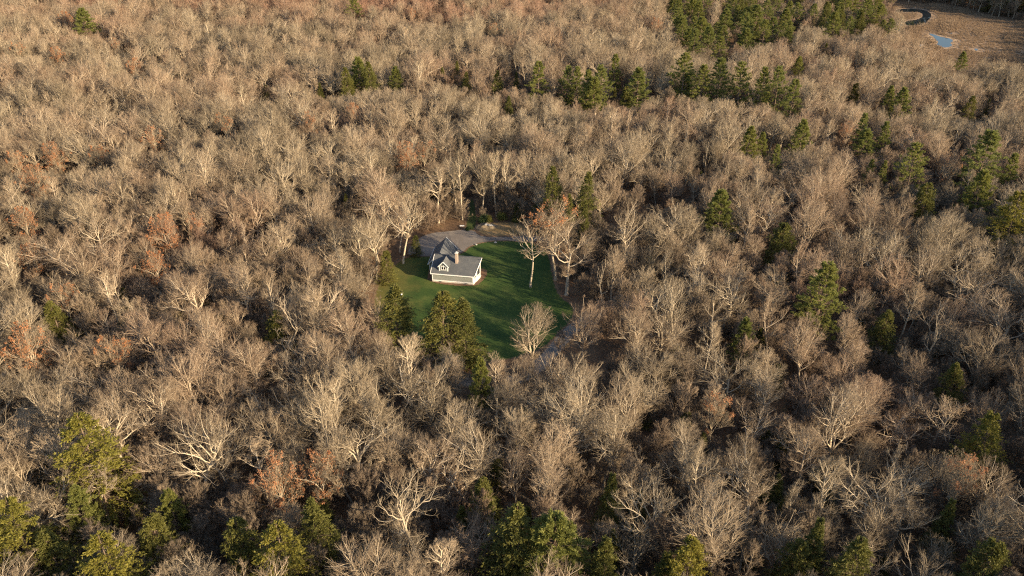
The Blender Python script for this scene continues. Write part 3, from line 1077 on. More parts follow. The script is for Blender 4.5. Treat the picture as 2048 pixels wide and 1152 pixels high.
MARKS = []             # evergreens and other landmarks: (pixel x, pixel y, phrase)
CONIFERS = [
    # top pixel, height, kind, proto, width factor, phrase
    (165, 20, 20, 'P', 2, 1.25, 'lone bright pine high in the upper left woods'),
    (707, -8, 20, 'P', 3, 1.1, 'dark layered pine at the top edge'),
    (713, 112, 19, 'P', 2, 1.0, 'bright pine between two olive hemlocks'),
    (691, 132, 17, 'H', 0, 1.1, 'olive hemlock in front of the bright pine'),
    (738, 124, 18, 'H', 0, 1.15, 'tan-olive hemlock behind the bright pine'),
    (790, 137, 15, 'P', 2, .95, 'small blue-green pine beside the tan-olive hemlock'),
    (528, 157, 10, 'H', 2, .9, 'tiny olive hemlock in the upper left woods'),
    (637, 158, 11, 'H', 1, .9, 'small pointed hemlock left of the bright pine'),
    (884, 139, 12, 'H', 1, .95, 'first small hemlock along the dark hollow'),
    (914, 126, 13, 'H', 1, .9, 'narrow hemlock along the dark hollow'),
    (930, 151, 13, 'H', 0, 1.0, 'pointed hemlock in the dark hollow'),
    (994, 147, 14, 'H', 0, 1.0, 'dark pointed hemlock in the dark hollow'),
    (1018, 194, 12, 'H', 1, 1.0, 'olive hemlock at the end of the dark hollow'),
    (1033, 150, 10, 'H', 1, .9, 'small hemlock beside the single upright pine'),
    (1077, 122, 21, 'P', 1, 1.05, 'single upright pine at the left end of the pine row'),
    (1135, 126, 20, 'P', 3, .85, 'dark pine at the left of the five-pine clump'),
    (1154, 129, 20, 'P', 1, .9, 'slim dark pine in the five-pine clump'),
    (1176, 134, 21, 'P', 1, .9, 'yellowish pine in the five-pine clump'),
    (1188, 148, 19, 'P', 2, 1.1, 'bushy front pine of the five-pine clump'),
    (1205, 121, 22, 'P', 3, .95, 'tallest pine of the five-pine clump'),
    (1232, 110, 19, 'P', 1, .8, 'narrow pine behind the five-pine clump'),
    (1279, 131, 20, 'P', 2, 1.1, 'rounded pine with a pale top in mid row'),
    (1254, 168, 13, 'H', 2, .9, 'low dark hemlock under the rounded pine'),
    (1231, 172, 9, 'H', 1, .7, 'slim little hemlock in the gap of the pine row'),
    (1372, 104, 24, 'P', 3, 1.1, 'tallest layered pine of the right pine row'),
    (1409, 130, 21, 'P', 0, 1.0, 'layered pine just right of the tallest pine'),
    (1374, 148, 15, 'P', 2, 1.0, 'short pine in front of the tallest pine'),
    (1444, 119, 23, 'P', 0, 1.05, 'hazy broad pine in the right pine row'),
    (1487, 126, 23, 'P', 3, .95, 'round-topped pine in the right pine row'),
    (1530, 139, 22, 'P', 0, .85, 'dark pine at the left of the last trio'),
    (1562, 136, 23, 'P', 3, .9, 'tall pine in the middle of the last trio'),
    (1591, 163, 20, 'P', 1, 1.0, 'bright pine at the right of the last trio'),
    (1600, 112, 13, 'P', 2, .95, 'small round pine behind the last trio'),
    (1655, 82, 12, 'H', 1, .9, 'small olive hemlock near the marsh wood'),
    (1715, 164, 12, 'H', 2, .9, 'dark hemlock in the right-hand hollow'),
    (1787, 167, 15, 'P', 2, .75, 'slim yellow pine of the right-hand pair'),
    (1812, 170, 16, 'P', 2, 1.0, 'wider pine of the right-hand pair'),
    (1930, 100, 13, 'P', 2, .95, 'small pine at the near rim of the marsh'),
    (1950, 178, 15, 'H', 0, 1.1, 'dull hemlock below the marsh'),
    (1984, 186, 10, 'H', 1, .8, 'thin hemlock beside the dull hemlock'),
    (1505, 257, 15, 'P', 2, .9, 'bright green pine of the small mid-wood pair'),
    (1528, 268, 12, 'P', 2, .8, 'lesser pine of the small mid-wood pair'),
    (1557, 293, 14, 'P', 1, .8, 'pale pine below the small mid-wood pair'),
    (1610, 239, 17, 'P', 2, .9, 'hazy round pine in the right-hand woods'),
    (1731, 222, 17, 'P', 1, .85, 'blue-green pine above the olive bush pine'),
    (1778, 237, 16, 'P', 1, .85, 'pale green pine in the right-hand woods'),
    (1735, 252, 15, 'P', 2, 1.1, 'olive bush pine in the right-hand woods'),
    (1840, 280, 21, 'P', 3, .95, 'tall ragged pine left of the red oak'),
    (1745, 316, 13, 'P', 1, .75, 'yellow-green pine of the slim couple'),
    (1772, 317, 12, 'P', 1, .75, 'second pine of the slim couple'),
    (1985, 256, 24, 'P', 0, 1.2, 'big layered pine near the right edge'),
    (2034, 306, 17, 'P', 1, .9, 'small pine beside the big layered pine'),
    (1970, 343, 18, 'P', 2, 1.0, 'round-topped pine below the big layered pine'),
    (1860, 364, 15, 'H', 2, 1.1, 'faint olive hemlock in the right-hand woods'),
    (2042, 384, 20, 'H', 3, 1.3, 'yellow hemlock at the right edge'),
    (1107, 332, 19, 'H', 0, .95, 'pointed hemlock behind the dry bank'),
    (1172, 341, 19, 'H', 0, 1.0, 'darker hemlock behind the reddish oak'),
    (1139, 387, 14, 'H', 1, .8, 'hemlock tip showing over the reddish oak'),
    (1172, 399, 15, 'H', 1, .6, 'slim hemlock beside the reddish oak'),
    (1448, 376, 17, 'P', 2, 1.05, 'solitary round pine right of the clearing'),
    (1660, 516, 21, 'P', 0, 1.12, 'large green pine in the open right-hand woods'),
    (786, 572, 17, 'H', 0, 1.3, 'pointed hemlock on the left of the lawn edge'),
    (880, 576, 18, 'H', 0, 1.55, 'fullest hemlock on the lawn edge'),
    (926, 597, 15.5, 'H', 1, 1.55, 'brownish hemlock on the lawn edge'),
    (962, 716, 16, 'P', 2, .62, 'yellow-green pine below the lawn'),
    (155, 832, 21, 'H', 3, 1.25, 'tall olive hemlock in the lower left woods'),
    (152, 984, 13, 'P', 2, .85, 'small green pine below the tall olive hemlock'),
    (15, 1010, 17, 'H', 3, 1.2, 'yellow hemlock cut by the left edge'),
    (95, 1075, 12, 'H', 2, 1.1, 'dark low hemlock in the lower left corner'),
    (200, 1082, 17, 'H', 3, 1.25, 'bright yellow hemlock at the bottom left'),
    (335, 985, 11, 'P', 2, .85, 'half-hidden green pine under bare limbs'),
    (470, 1045, 14, 'H', 2, .9, 'small dark hemlock near the bottom left'),
    (552, 1048, 17, 'H', 3, 1.2, 'golden hemlock at the bottom edge'),
    (628, 992, 16, 'H', 0, .95, 'olive hemlock behind the golden hemlock'),
    (300, 1040, 12, 'H', 2, 1.1, 'shaded hemlock between bare trees at the bottom left'),
    (968, 955, 13, 'H', 2, .85, 'dark green hemlock among bare trees near the bottom'),
    (1020, 1000, 18, 'H', 0, 1.3, 'olive hemlock beside the bright bottom pine'),
    (1115, 1016, 18, 'P', 2, 1.3, 'bright green pine at the bottom edge'),
    (1213, 1062, 16, 'H', 1, 1.05, 'olive hemlock right of the bright bottom pine'),
    (1225, 940, 14, 'H', 1, .9, 'thin olive hemlock behind bare crowns'),
    (1340, 1095, 13, 'H', 1, 1.0, 'short hemlock of the bottom couple'),
    (1385, 1068, 16, 'H', 3, 1.1, 'taller yellowish hemlock of the bottom couple'),
    (1640, 1036, 15, 'H', 1, .9, 'narrow hemlock near the bottom right'),
    (1718, 1072, 16, 'H', 0, 1.1, 'olive hemlock at the bottom right'),
    (1600, 1085, 12, 'H', 2, 1.1, 'low dark hemlock at the bottom right'),
    (1993, 815, 16, 'H', 3, 1.05, 'golden olive hemlock near the right edge'),
    (1990, 1090, 14, 'H', 2, 1.0, 'squat hemlock in the lower right corner'),
    (1920, 722, 12, 'H', 2, .9, 'dark small hemlock in the right woods'),
    (1778, 612, 12, 'H', 2, .95, 'shaded hemlock right of the large green pine'),
    (1495, 632, 13, 'P', 2, .8, 'small pine amid crowns right of the drive'),
    (1905, 1000, 13, 'H', 1, .9, 'yellow-tipped hemlock by a grey crown'),
    (548, 622, 12, 'H', 2, 1.1, 'shaded hemlock behind the white snag'),
    (100, 600, 12, 'H', 2, 1.1, 'dark hemlock behind the orange oak'),
    (690, 385, 9, 'H', 1, .9, 'small bright hemlock in the middle left woods'),
    (1570, 440, 14, 'H', 2, 1.2, 'dark hemlock above the large green pine'),
    (770, 500, 9, 'H', 2, 1.0, 'low dark hemlock at the left corner of the lot'),
    (830, 470, 6, 'H', 2, 1.0, 'low hemlock beside the pale lot tree'),
]
for i, (u, v, h, kd, pi_, wf, ph) in enumerate(CONIFERS):
    pr = (PINE if kd == 'P' else HEM)[pi_]
    x, y = at(u, v, h)
    s = h / pr['H']
    e = put('pine_tree' if kd == 'P' else 'hemlock_tree', pr['m'], ('trunk', 'crown'), x, y, s * wf, random.uniform(0, 6.28), 1 / wf)
    tag(e, ph + ', rising out of the leafless trees' if len(ph.split()) < 9 else ph, 'pine' if kd == 'P' else 'hemlock', 'pines scattered through the woods' if kd == 'P' else 'hemlocks scattered through the woods')
    placed.append((x, y, pr['R'] * s * wf * .8))
    guard(x, y, h, pr['R'] * s * wf, True, .62 if 'below the lawn' in ph else .45)
    if v > 150:
        MARKS.append((u, v + 25, ph, x, y))

# dense pine stand at the top right, and the dark wood across the marsh
STAND = [(1322, -70), (1345, 10), (1372, 62), (1440, 82), (1500, 62), (1560, 66), (1610, 40), (1700, 45), (1752, 32), (1790, 38), (1800, -10), (1800, -70)]
cnt, tries, STANDS, WALLS = 0, 0, [], []
while cnt < 120 and tries < 9000:
    tries += 1
    u, v = random.uniform(1320, 1805), random.uniform(-70, 80)
    if not inside(STAND, u, v):
        continue
    x, y = at(u, v, 15)
    if any((x - a) ** 2 + (y - b_) ** 2 < 4.7 ** 2 for a, b_, c_ in placed[-130:]) or inside(MARSH, x, y):
        continue
    hem = random.random() < .16
    pr = random.choice(HEM[:2] if hem else PINE)
    s = random.uniform(12.5, 19.5) / pr['H']
    e = put('hemlock_tree' if hem else 'pine_tree', pr['m'], ('trunk', 'crown'), x, y, s * 1.2, random.uniform(0, 6.28), .84)
    front = v > 22
    STANDS.append((u, v, e, hem))
    placed.append((x, y, 4.6))
    guard(x, y, pr['H'] * s * .93, 3.5)
    cnt += 1
wall_px = [(1770, -8), (1795, 3), (1830, 6), (1870, 9), (1905, 12), (1940, 20), (1975, 28), (2010, 36), (2045, 43), (2080, 49), (2115, 54)]
for row in range(3):
    for i in range(len(wall_px) * 2 - 1):
        a, b_ = wall_px[i // 2], wall_px[min(i // 2 + i % 2, len(wall_px) - 1)]
        x, y = at((a[0] + b_[0]) / 2 + random.uniform(-6, 6), (a[1] + b_[1]) / 2 - 6)
        x, y = x + random.uniform(-2, 2) + row * 1.5, y + 3 + row * 7 + random.uniform(-2, 2)
        pr = random.choice(PINE + HEM[:1])
        s = random.uniform(20, 26) / pr['H']
        if row < 2:
            e = put('pine_tree', pr['m'], ('trunk', 'crown'), x, y, s, random.uniform(0, 6.28))
            WALLS.append((px(x, y, 10)[0], row, e))
        placed.append((x, y, 3.0))

ORD = ['first', 'second', 'third', 'fourth', 'fifth', 'sixth', 'seventh', 'eighth', 'ninth', 'tenth', 'eleventh', 'twelfth', 'thirteenth', 'fourteenth', 'fifteenth', 'sixteenth', 'seventeenth', 'eighteenth',
       'nineteenth', 'twentieth', 'twenty-first']
STANDS.sort(key=lambda q: -q[1])
for r0 in range(0, len(STANDS), 12):
    for q, (u, v, e, hem) in enumerate(sorted(STANDS[r0:r0 + 12], key=lambda q: q[0])):
        tag(e, f"{ORD[q]} tree from the left in the {ORD[r0 // 12]} row of the evergreen stand by the marsh", 'hemlock' if hem else 'pine', 'evergreens of the dense stand by the marsh')
for row in (0, 1):
    for q, (u, r_, e) in enumerate(sorted((w_ for w_ in WALLS if w_[1] == row), key=lambda w_: w_[0])):
        tag(e, f"{ORD[q]} dark pine from the left in the {('front', 'second')[row]} row across the marsh", 'pine', 'pines across the marsh')

# ------------------------------------------------------------------ the leafless woods
CLEAR_PX = [(757, 606), (760, 562), (786, 528), (812, 520), (836, 478), (852, 452), (925, 446), (934, 412), (950, 412), (956, 444), (1045, 444), (1062, 472), (1098, 490), (1112, 545), (1124, 590), (1148, 606),
            (1142, 640), (1120, 662), (1075, 672), (1040, 694), (985, 692), (965, 640), (930, 590), (880, 570), (830, 600), (800, 575), (780, 565)]
ALLP = LAWN, LOT, PATH, BANK, MARSH
KEEP = [(LAWN, 2.2), (LOT, 2.0), (PATH, 1.5), (BANK, 2.0), (MARSH, 3.0)]
special = []


def plant_special(u, v, idx, h, name, label, cat, group=None, rz=None, base=True, wf=1.0, tilt=(0, 0)):
    x, y = at(u, v) if base else at(u, v, h)
    pr = BARE[idx]
    s = h / pr['H']
    e = put(name, (pr['t'], pr['c'], pr['l']), ('trunk', 'crown', 'foliage'), x, y, s * wf, random.uniform(0, 6.28) if rz is None else rz, 1 / wf, tilt)
    tag(e, label, cat, group)
    placed.append((x, y, pr['R'] * s * wf * .72))
    guard(x, y, h, pr['R'] * s * wf, False, .5 if v > 200 else .7)
    special.append(e)
    return e


BT = 'bare_tree'
plant_special(806, 527, PALE[0], 20, BT, 'pale-trunked bare tree standing alone at the left end of the gravel lot', 'bare tree')
plant_special(752, 559, PALE[0], 20, BT, 'pale straight-trunked bare tree on the left edge of the lawn', 'bare tree')
plant_special(726, 572, POLE[0], 19, BT, 'slender pale bare tree behind the left lawn edge', 'bare tree')
plant_special(1061, 574, PALE[1], 19, BT, 'gnarled pale bare tree standing in the lawn right of the house', 'bare tree')
plant_special(1133, 590, OAK[0], 20, BT, 'tall bare tree with a blue-grey trunk on the right rim of the lawn', 'bare tree', wf=1.25)
plant_special(1112, 560, RUST[1], 21, 'oak_tree', 'reddish-topped oak rising over the right rim of the lawn', 'oak', wf=1.25)
plant_special(1240, 542, PALE[0], 20, BT, 'pale-trunked bare tree at the dark gap right of the lawn', 'bare tree', tilt=(0, .08))
plant_special(1066, 752, MAPLE[1], 17, BT, 'bare tree in front of the lawn with its round crown against the grass', 'bare tree', wf=1.25)
plant_special(1163, 725, ROUND[0], 15, BT, 'bare tree beside the bend of the drive', 'bare tree')
plant_special(925, 440, POLE[0], 21, BT, 'slim bare tree at the mouth of the grass path', 'bare tree')
plant_special(963, 430, MAPLE[0], 21, BT, 'tall bare tree behind the dark round shrub', 'bare tree')
plant_special(993, 434, POLE[0], 20, BT, 'slim pale bare tree behind the green shrub', 'bare tree')
plant_special(877, 446, OAK[2], 19, BT, 'bare tree behind the brush at the back of the lot', 'bare tree')
plant_special(1022, 428, POLE[1], 19, BT, 'thin bare tree behind the dry grass bank', 'bare tree')
plant_special(568, 738, SNAG[0], 17, BT, 'dead white tree with crooked stubs in the lower left woods', 'bare tree')
plant_special(1208, 640, SNAG[0], 15, BT, 'dead pale snag poking above the crowns right of the lawn', 'bare tree', wf=.6)
plant_special(1838, 745, SNAG[0], 16, BT, 'cluster-topped dead snag in the right woods', 'bare tree', wf=.55)
plant_special(1405, 375, SNAG[0], 14, BT, 'dead grey snag in the dark gap of the middle woods', 'bare tree', wf=.55)
plant_special(945, 890, SNAG[0], 15, BT, 'forked dead snag below the yellow-green pine', 'bare tree', base=False)
plant_special(415, 1035, PALE[0], 19, BT, 'big pale spreading bare tree near the bottom left', 'bare tree', wf=1.15)
plant_special(225, 1060, PALE[1], 15, BT, 'pale crooked bare tree beside the small green pine at the bottom left', 'bare tree', wf=1.1)
plant_special(830, 1140, PALE[1], 19, BT, 'crooked pale bare tree at the bottom centre', 'bare tree')
plant_special(1265, 1140, PALE[0], 18, BT, 'pale forked bare tree right of the bottom hemlock', 'bare tree')
RUSTS = [(35, 640, 17, 0), (320, 432, 15, 0), (302, 503, 13, 0), (185, 288, 14, 1), (300, 253, 15, 0), (447, 232, 15, 1), (100, 284, 15, 0), (64, 344, 15, 0), (45, 434, 14, 0), (112, 560, 14, 1),
         (545, 918, 15, 0), (632, 905, 14, 0), (812, 280, 16, 0), (850, 276, 15, 1), (1908, 300, 16, 1), (110, 88, 15, 0), (128, 28, 16, 0), (265, 112, 14, 0), (28, 84, 15, 1), (390, 428, 13, 1), (20, 300, 14, 1),
         (620, 230, 14, 1), (700, 205, 15, 1), (985, 40, 15, 1), (820, 15, 15, 1), (1310, 38, 15, 1), (60, 500, 12, 0), (230, 70, 13, 1), (1930, 905, 17, 1), (1700, 240, 14, 1), (1440, 780, 14, 1), (215, 660, 15, 1)]
RW = ['rust-orange oak at the left edge above bare limbs', 'brightest orange oak in the left woods', 'orange oak just below the brightest orange oak', 'reddish oak upper left of the middle woods', 'long rust-orange oak in the upper left woods',
      'red oak beside pale limbs in the upper left woods', 'amber oak near the left edge', 'small orange oak below the amber oak', 'orange-tufted oak near the left edge', 'faint orange oak in the middle left woods',
      'vivid orange oak in the lower left woods', 'orange-tipped oak beside the vivid orange oak', 'orange oak behind the clearing', 'faded orange oak beside the one behind the clearing', 'red-topped oak in the right-hand woods',
      'pale orange oak left of the lone bright pine', 'orange oak directly behind the lone bright pine', 'bright rust oak below the lone bright pine', 'faint rust oak at the upper left edge', 'thin orange oak in the left woods',
      'faint amber oak at the left edge', 'brownish oak in the upper middle woods', 'rusty oak in the upper middle woods', 'rusty oak near the top edge middle', 'reddish oak right of the dark layered pine',
      'rusty oak beside the evergreen stand', 'orange oak low on the left edge', 'faint rust oak in the top left woods', 'brown-red oak in the lower right woods', 'rusty oak in the right-hand woods', 'brown-leaved oak right of the drive', 'tan-orange oak in the left woods']
for (u, v, h, k), lb in zip(RUSTS, RW):
    plant_special(u, v, RUST[k], h, 'oak_tree', lb, 'oak', 'oaks that still hold rusty leaves', base=False, wf=.82)

# candidate spots: darts with a minimum distance, skipping the clearing, the marsh and what already stands
cells = {}
CS = 4.0


def free(x, y, d):
    i, j = int(x // CS), int(y // CS)
    r_ = int(d // CS) + 1
    for a in range(i - r_, i + r_ + 1):
        for b in range(j - r_, j + r_ + 1):
            for (p, q, rr) in cells.get((a, b), ()):
                if (p - x) ** 2 + (q - y) ** 2 < max(d, rr) ** 2:
                    return False
    return True


def occupy(x, y, r_):
    cells.setdefault((int(x // CS), int(y // CS)), []).append((x, y, r_))


for x, y, r_ in placed:
    occupy(x, y, r_)
NT = 46000
Yc = 36 + (650 - 36) * rng.random(NT) ** .85
halfw = 70 + .70 * np.hypot(Yc, 94)
Xc = rng.uniform(-1, 1.18, NT) * halfw
bad = np.zeros(NT, bool)
for poly, mrg in KEEP:
    bad |= inside_np(poly, Xc, Yc) | (dist_np(poly, Xc, Yc) < mrg)
bad |= inside_np(P15(STAND), Xc, Yc) & (rng.random(NT) < .93)
for dl in DRIVE_LINES:
    bad |= dist_np(dl, Xc, Yc, False) < 3.0
# hollows where the wood opens and the floor lies in shade
HOLLOW = [(1310, 470, 12), (1265, 440, 9), (1000, 190, 9), (1400, 330, 9), (1860, 660, 8), (1130, 740, 9), (1060, 770, 8), (1330, 455, 9), (140, 540, 5), (1715, 180, 7), (1180, 560, 7), (1275, 505, 7), (1880, 490, 5)]
for u, v, r_ in HOLLOW:
    hx, hy = at(u, v)
    bad |= np.hypot(Xc - hx, Yc - hy) < r_
sunny = (Xc > 8) & (Xc < 85) & (Yc > 88) & (Yc < 160)
dens = np.where(Yc < 140, 4.0, 4.7) + np.where(sunny, 1.9, 0) + 1.4 * (np.sin(Xc * .045 + 2) * np.cos(Yc * .05 + 1) + np.sin(Xc * .11 - Yc * .07) * .5) * .5
TREES = []
GX, GY = np.array([g[0] for g in GUARD]), np.array([g[1] for g in GUARD])


def blocks(x, y, h, rc, near):
    """whether a crown would stand before, or shade, one that the photograph shows"""
    z = float(hz(x, y))
    cu, cv = px(x, y, z + h * .68)
    _, tv = px(x, y, z + h)
    ru, rv = abs(px(x + rc, y, z + h * .68)[0] - cu) * .92, (cv - tv)
    for i in near:
        for (u, v) in GUARD[i][2]:
            if ((u - cu) / ru) ** 2 + ((v - cv) / rv) ** 2 < 1:
                return True
    return False


kinds_w = [(OAK, .30), (MAPLE, .37), (POLE, .14), (ROUND, .15), (PALE, .04)]
lawn_dist = dist_np(LAWN, Xc, Yc)
for i in np.flatnonzero(~bad):
    x, y = float(Xc[i]), float(Yc[i])
    r_ = rng.random()
    acc = 0
    for fam, wt in kinds_w:
        acc += wt
        if r_ < acc:
            break
    k = fam[int(rng.integers(len(fam)))]
    pr = BARE[k]
    s = float(rng.uniform(.62, .96))
    wf = float(rng.uniform(1.02, 1.4))
    # keep crowns from standing in front of the open lawn
    if lawn_dist[i] < 90:
        for _try in range(3):
            h, rc = pr['H'] * s, pr['R'] * s * wf
            hit = any(inside(CLEAR_PX, *px(x + dx * rc, y, z * h)) for dx, z in ((0, .97), (-.8, .78), (.8, .78), (-.5, .9), (.5, .9), (0, .6)))
            if not hit:
                break
            s *= .82
        if hit:
            continue
    ddx, ddy = GX - x, GY - y
    fw_, lat = -(ddx * sdir.x + ddy * sdir.y) / cos(SUN_EL), np.abs(ddx * sdir.y - ddy * sdir.x) / cos(SUN_EL)
    if ((fw_ > 0) & (fw_ < 11) & (lat < 3.4)).any() and rng.random() < .85:
        continue
    near = np.flatnonzero((ddy > 0) & (ddy < 45) & (np.abs(ddx) < 22))
    if len(near):
        for _try in range(3):
            hit = blocks(x, y, pr['H'] * s, pr['R'] * s * wf, near)
            if not hit:
                break
            s *= .82
        if hit:
            continue
    if not free(x, y, float(dens[i]) * (.82 if fam is POLE else 1.0)):
        continue
    occupy(x, y, float(dens[i]))
    TREES.append((x, y, k, s, wf, float(rng.uniform(0, 6.28)), float(rng.normal(0, .06)), float(rng.normal(0, .06))))

# the nearest that show largest are things of their own
shown = []
for j, (x, y, k, s, wf, rz, tx, ty) in enumerate(TREES):
    u, v = px(x, y, BARE[k]['H'] * s * .7)
    if -25 < u < 2073 and 20 < v < 1195:
        shown.append((sqrt(x * x + y * y + 80 * 80) / (BARE[k]['R'] * s), j))
shown.sort()
single = {j for _, j in shown[:278]}
rest = [t_ for j, t_ in enumerate(TREES) if j not in single]

taken = {}
SINGLES = []
for j in sorted(single):
    x, y, k, s, wf, rz, tx, ty = TREES[j]
    pr = BARE[k]
    e = put('bare_tree', (pr['t'], pr['c']), ('trunk', 'crown'), x, y, s * wf, rz, 1 / wf, (tx, ty))
    u, v = px(x, y, pr['H'] * s * .7)
    SINGLES.append((e, u, v, pr['look']))
    taken.setdefault(k, e)
LM = [(u, v, ph) for u, v, ph, x, y in MARKS] + [(906, 530, 'grey house'), (1061, 510, 'gnarled pale tree in the lawn'), (1240, 470, 'pale-trunked tree at the dark gap'), (568, 640, 'dead white tree'), (415, 950, 'big pale spreading tree'),
                                                 (35, 660, 'rust-orange oak at the left edge'), (545, 940, 'vivid orange oak'), (1208, 590, 'dead pale snag'), (1080, 650, 'round crown against the lawn'), (1838, 690, 'cluster-topped dead snag'),
                                                 (830, 1000, 'crooked pale tree at the bottom centre'), (320, 450, 'brightest orange oak'), (945, 920, 'forked dead snag')]
groups = {}
for e, u, v, look in SINGLES:
    b_ = min(LM, key=lambda q: (q[0] - u) ** 2 + ((q[1] - v) * 1.3) ** 2)
    du, dv = u - b_[0], v - b_[1]
    side = ('right of' if du > 0 else 'left of') if abs(du) > abs(dv) * 1.2 else ('in front of' if dv > 0 else 'behind')
    groups.setdefault((b_[2], side, look), []).append((du * du + dv * dv, e))
for (ph, side, look), lst in groups.items():
    lst.sort(key=lambda q: q[0])
    for q, (d, e) in enumerate(lst):
        pre = '' if len(lst) == 1 else ORD[q] + ' '
        lab = f'{pre}{look} bare tree {side} the {ph}'
        wds = lab.split()
        tag(e, ' '.join(wds[:16]), 'bare tree', 'leafless trees of the near woods')

# ------------------------------------------------------------------ everything further back: one mass of woods
def gn_scatter(name, pts, geos, kind='stuff', label=None):
    """pts: (x, y, z, which, scale xy, scale z, rz); geos: list of object lists"""
    me = bpy.data.meshes.new(name)
    P = np.array(pts, float)
    me.vertices.add(len(P))
    me.vertices.foreach_set('co', P[:, :3].astype(np.float32).ravel())
    for nm, col_, ty in (('which', 3, 'INT'), ('spin', 6, 'FLOAT')):
        a = me.attributes.new(nm, ty, 'POINT')
        a.data.foreach_set('value', P[:, col_].astype(np.int32 if ty == 'INT' else np.float32))
    a = me.attributes.new('size', 'FLOAT_VECTOR', 'POINT')
    a.data.foreach_set('vector', P[:, [4, 4, 5]].astype(np.float32).ravel())
    me.update()
    o = link(name, me)
    tag(o, label, None, None, kind)
    ng = bpy.data.node_groups.new(name, 'GeometryNodeTree')
    ng.interface.new_socket('Geometry', in_out='INPUT', socket_type='NodeSocketGeometry')
    ng.interface.new_socket('Geometry', in_out='OUTPUT', socket_type='NodeSocketGeometry')
    gi, go = ng.nodes.new('NodeGroupInput'), ng.nodes.new('NodeGroupOutput')
    jn = ng.nodes.new('GeometryNodeJoinGeometry')

    def attr(nm, ty):
        x = ng.nodes.new('GeometryNodeInputNamedAttribute')
        x.data_type = ty
        x.inputs[0].default_value = nm
        return next(s for s in x.outputs if s.enabled and s.name == 'Attribute')
    wh, sp, sz = attr('which', 'INT'), attr('spin', 'FLOAT'), attr('size', 'FLOAT_VECTOR')
    cb = ng.nodes.new('ShaderNodeCombineXYZ')
    ng.links.new(sp, cb.inputs[2])
    for k, obs in enumerate(geos):
        if not (P[:, 3] == k).any():
            continue
        jj = ng.nodes.new('GeometryNodeJoinGeometry')
        for ob in obs:
            oi = ng.nodes.new('GeometryNodeObjectInfo')
            oi.inputs[0].default_value = ob
            ng.links.new(oi.outputs['Geometry'], jj.inputs[0])
        cmp_ = ng.nodes.new('FunctionNodeCompare')
        cmp_.data_type = 'INT'
        cmp_.operation = 'EQUAL'
        ins = [s for s in cmp_.inputs if s.enabled]
        ng.links.new(wh, ins[0])
        ins[1].default_value = k
        ip = ng.nodes.new('GeometryNodeInstanceOnPoints')
        ng.links.new(gi.outputs[0], ip.inputs['Points'])
        ng.links.new(cmp_.outputs[0], ip.inputs['Selection'])
        ng.links.new(jj.outputs[0], ip.inputs['Instance'])
        ng.links.new(cb.outputs[0], ip.inputs['Rotation'])
        ng.links.new(sz, ip.inputs['Scale'])
        ng.links.new(ip.outputs[0], jn.inputs[0])
    ng.links.new(jn.outputs[0], go.inputs[0])
    md = o.modifiers.new('scatter', 'NODES')
    md.node_group = ng
    return o


def parts_of(e):
    return [c for c in e.children]


order = sorted(taken)
which = {k: i for i, k in enumerate(order)}
rest = [t_ for t_ in rest if t_[2] in which]
hzz = hz(np.array([t_[0] for t_ in rest]), np.array([t_[1] for t_ in rest]))
gn_scatter('bare_woods', [(t_[0], t_[1], float(z), which[t_[2]], t_[3] * t_[4], t_[3], t_[5]) for t_, z in zip(rest, hzz)],
           [parts_of(taken[k]) for k in order], label='leafless brown woods stretching back behind the clearing')

# brush and saplings under the trees: two real saplings lend their meshes
sapx = []
for k, (u, v, lb) in zip(SAP, ((1168, 600, 'dark bare sapling at the right rim of the lawn'), (868, 458, 'dark bare thicket at the back of the gravel lot'))):
    pr = BARE[k]
    x, y = at(u, v)
    e = put('sapling', (pr['t'], pr['c']), ('trunk', 'crown'), x, y, 1.0, 1.0)
    tag(e, lb, 'sapling')
    sapx.append(e)
NU = 26000
Yu = 40 + 560 * rng.random(NU) ** .8
Xu = rng.uniform(-1, 1.1, NU) * (50 + .68 * np.hypot(Yu, 94))
okk = np.ones(NU, bool)
for poly, mrg in KEEP:
    okk &= ~(inside_np(poly, Xu, Yu) | (dist_np(poly, Xu, Yu) < mrg * .5))
for dl in DRIVE_LINES:
    okk &= dist_np(dl, Xu, Yu, False) > 2.6
okk &= rng.random(NU) < np.where(Yu < 260, .85, .5)
front = (dist_np(LAWN, Xu, Yu) < 25) & (Yu < 150)
okk &= ~front | (rng.random(NU) < .5)
Xu, Yu = Xu[okk], Yu[okk]
Zu = hz(Xu, Yu)
gn_scatter('undergrowth', [(x, y, z, int(rng.random() < .5), s_, s_ * rng.uniform(.8, 1.25), rng.uniform(0, 6.28)) for x, y, z, s_ in zip(Xu, Yu, Zu, rng.uniform(.65, 1.45, len(Xu)))],
           [parts_of(e) for e in sapx], label='dark bare saplings and brush under the trees')
# young hemlocks in the shade below the crowns, thicker towards the viewer and in the damp hollows
low = [next(o for o in COL.objects if o.name.startswith('hemlock_tree') and o.children and any(c_.data == HEM[k]['m'][0] for c_ in o.children)) for k in (2, 1)]
pk = (rng.random(len(Xu)) < np.where(Yu < 170, .10, .03)) & (np.sin(Xu * .05 + 1) * np.cos(Yu * .06) > -.35) & (dist_np(LAWN, Xu, Yu) > 9)
gn_scatter('young_hemlocks', [(x + 1.2, y, z, int(rng.random() < .4), s_ * 1.1, s_ * .9, rng.uniform(0, 6.28)) for x, y, z, s_ in zip(Xu[pk], Yu[pk], Zu[pk], rng.uniform(.3, .6, int(pk.sum())))],
           [parts_of(e) for e in low], label='young dark hemlocks growing in the shade under the bare trees')

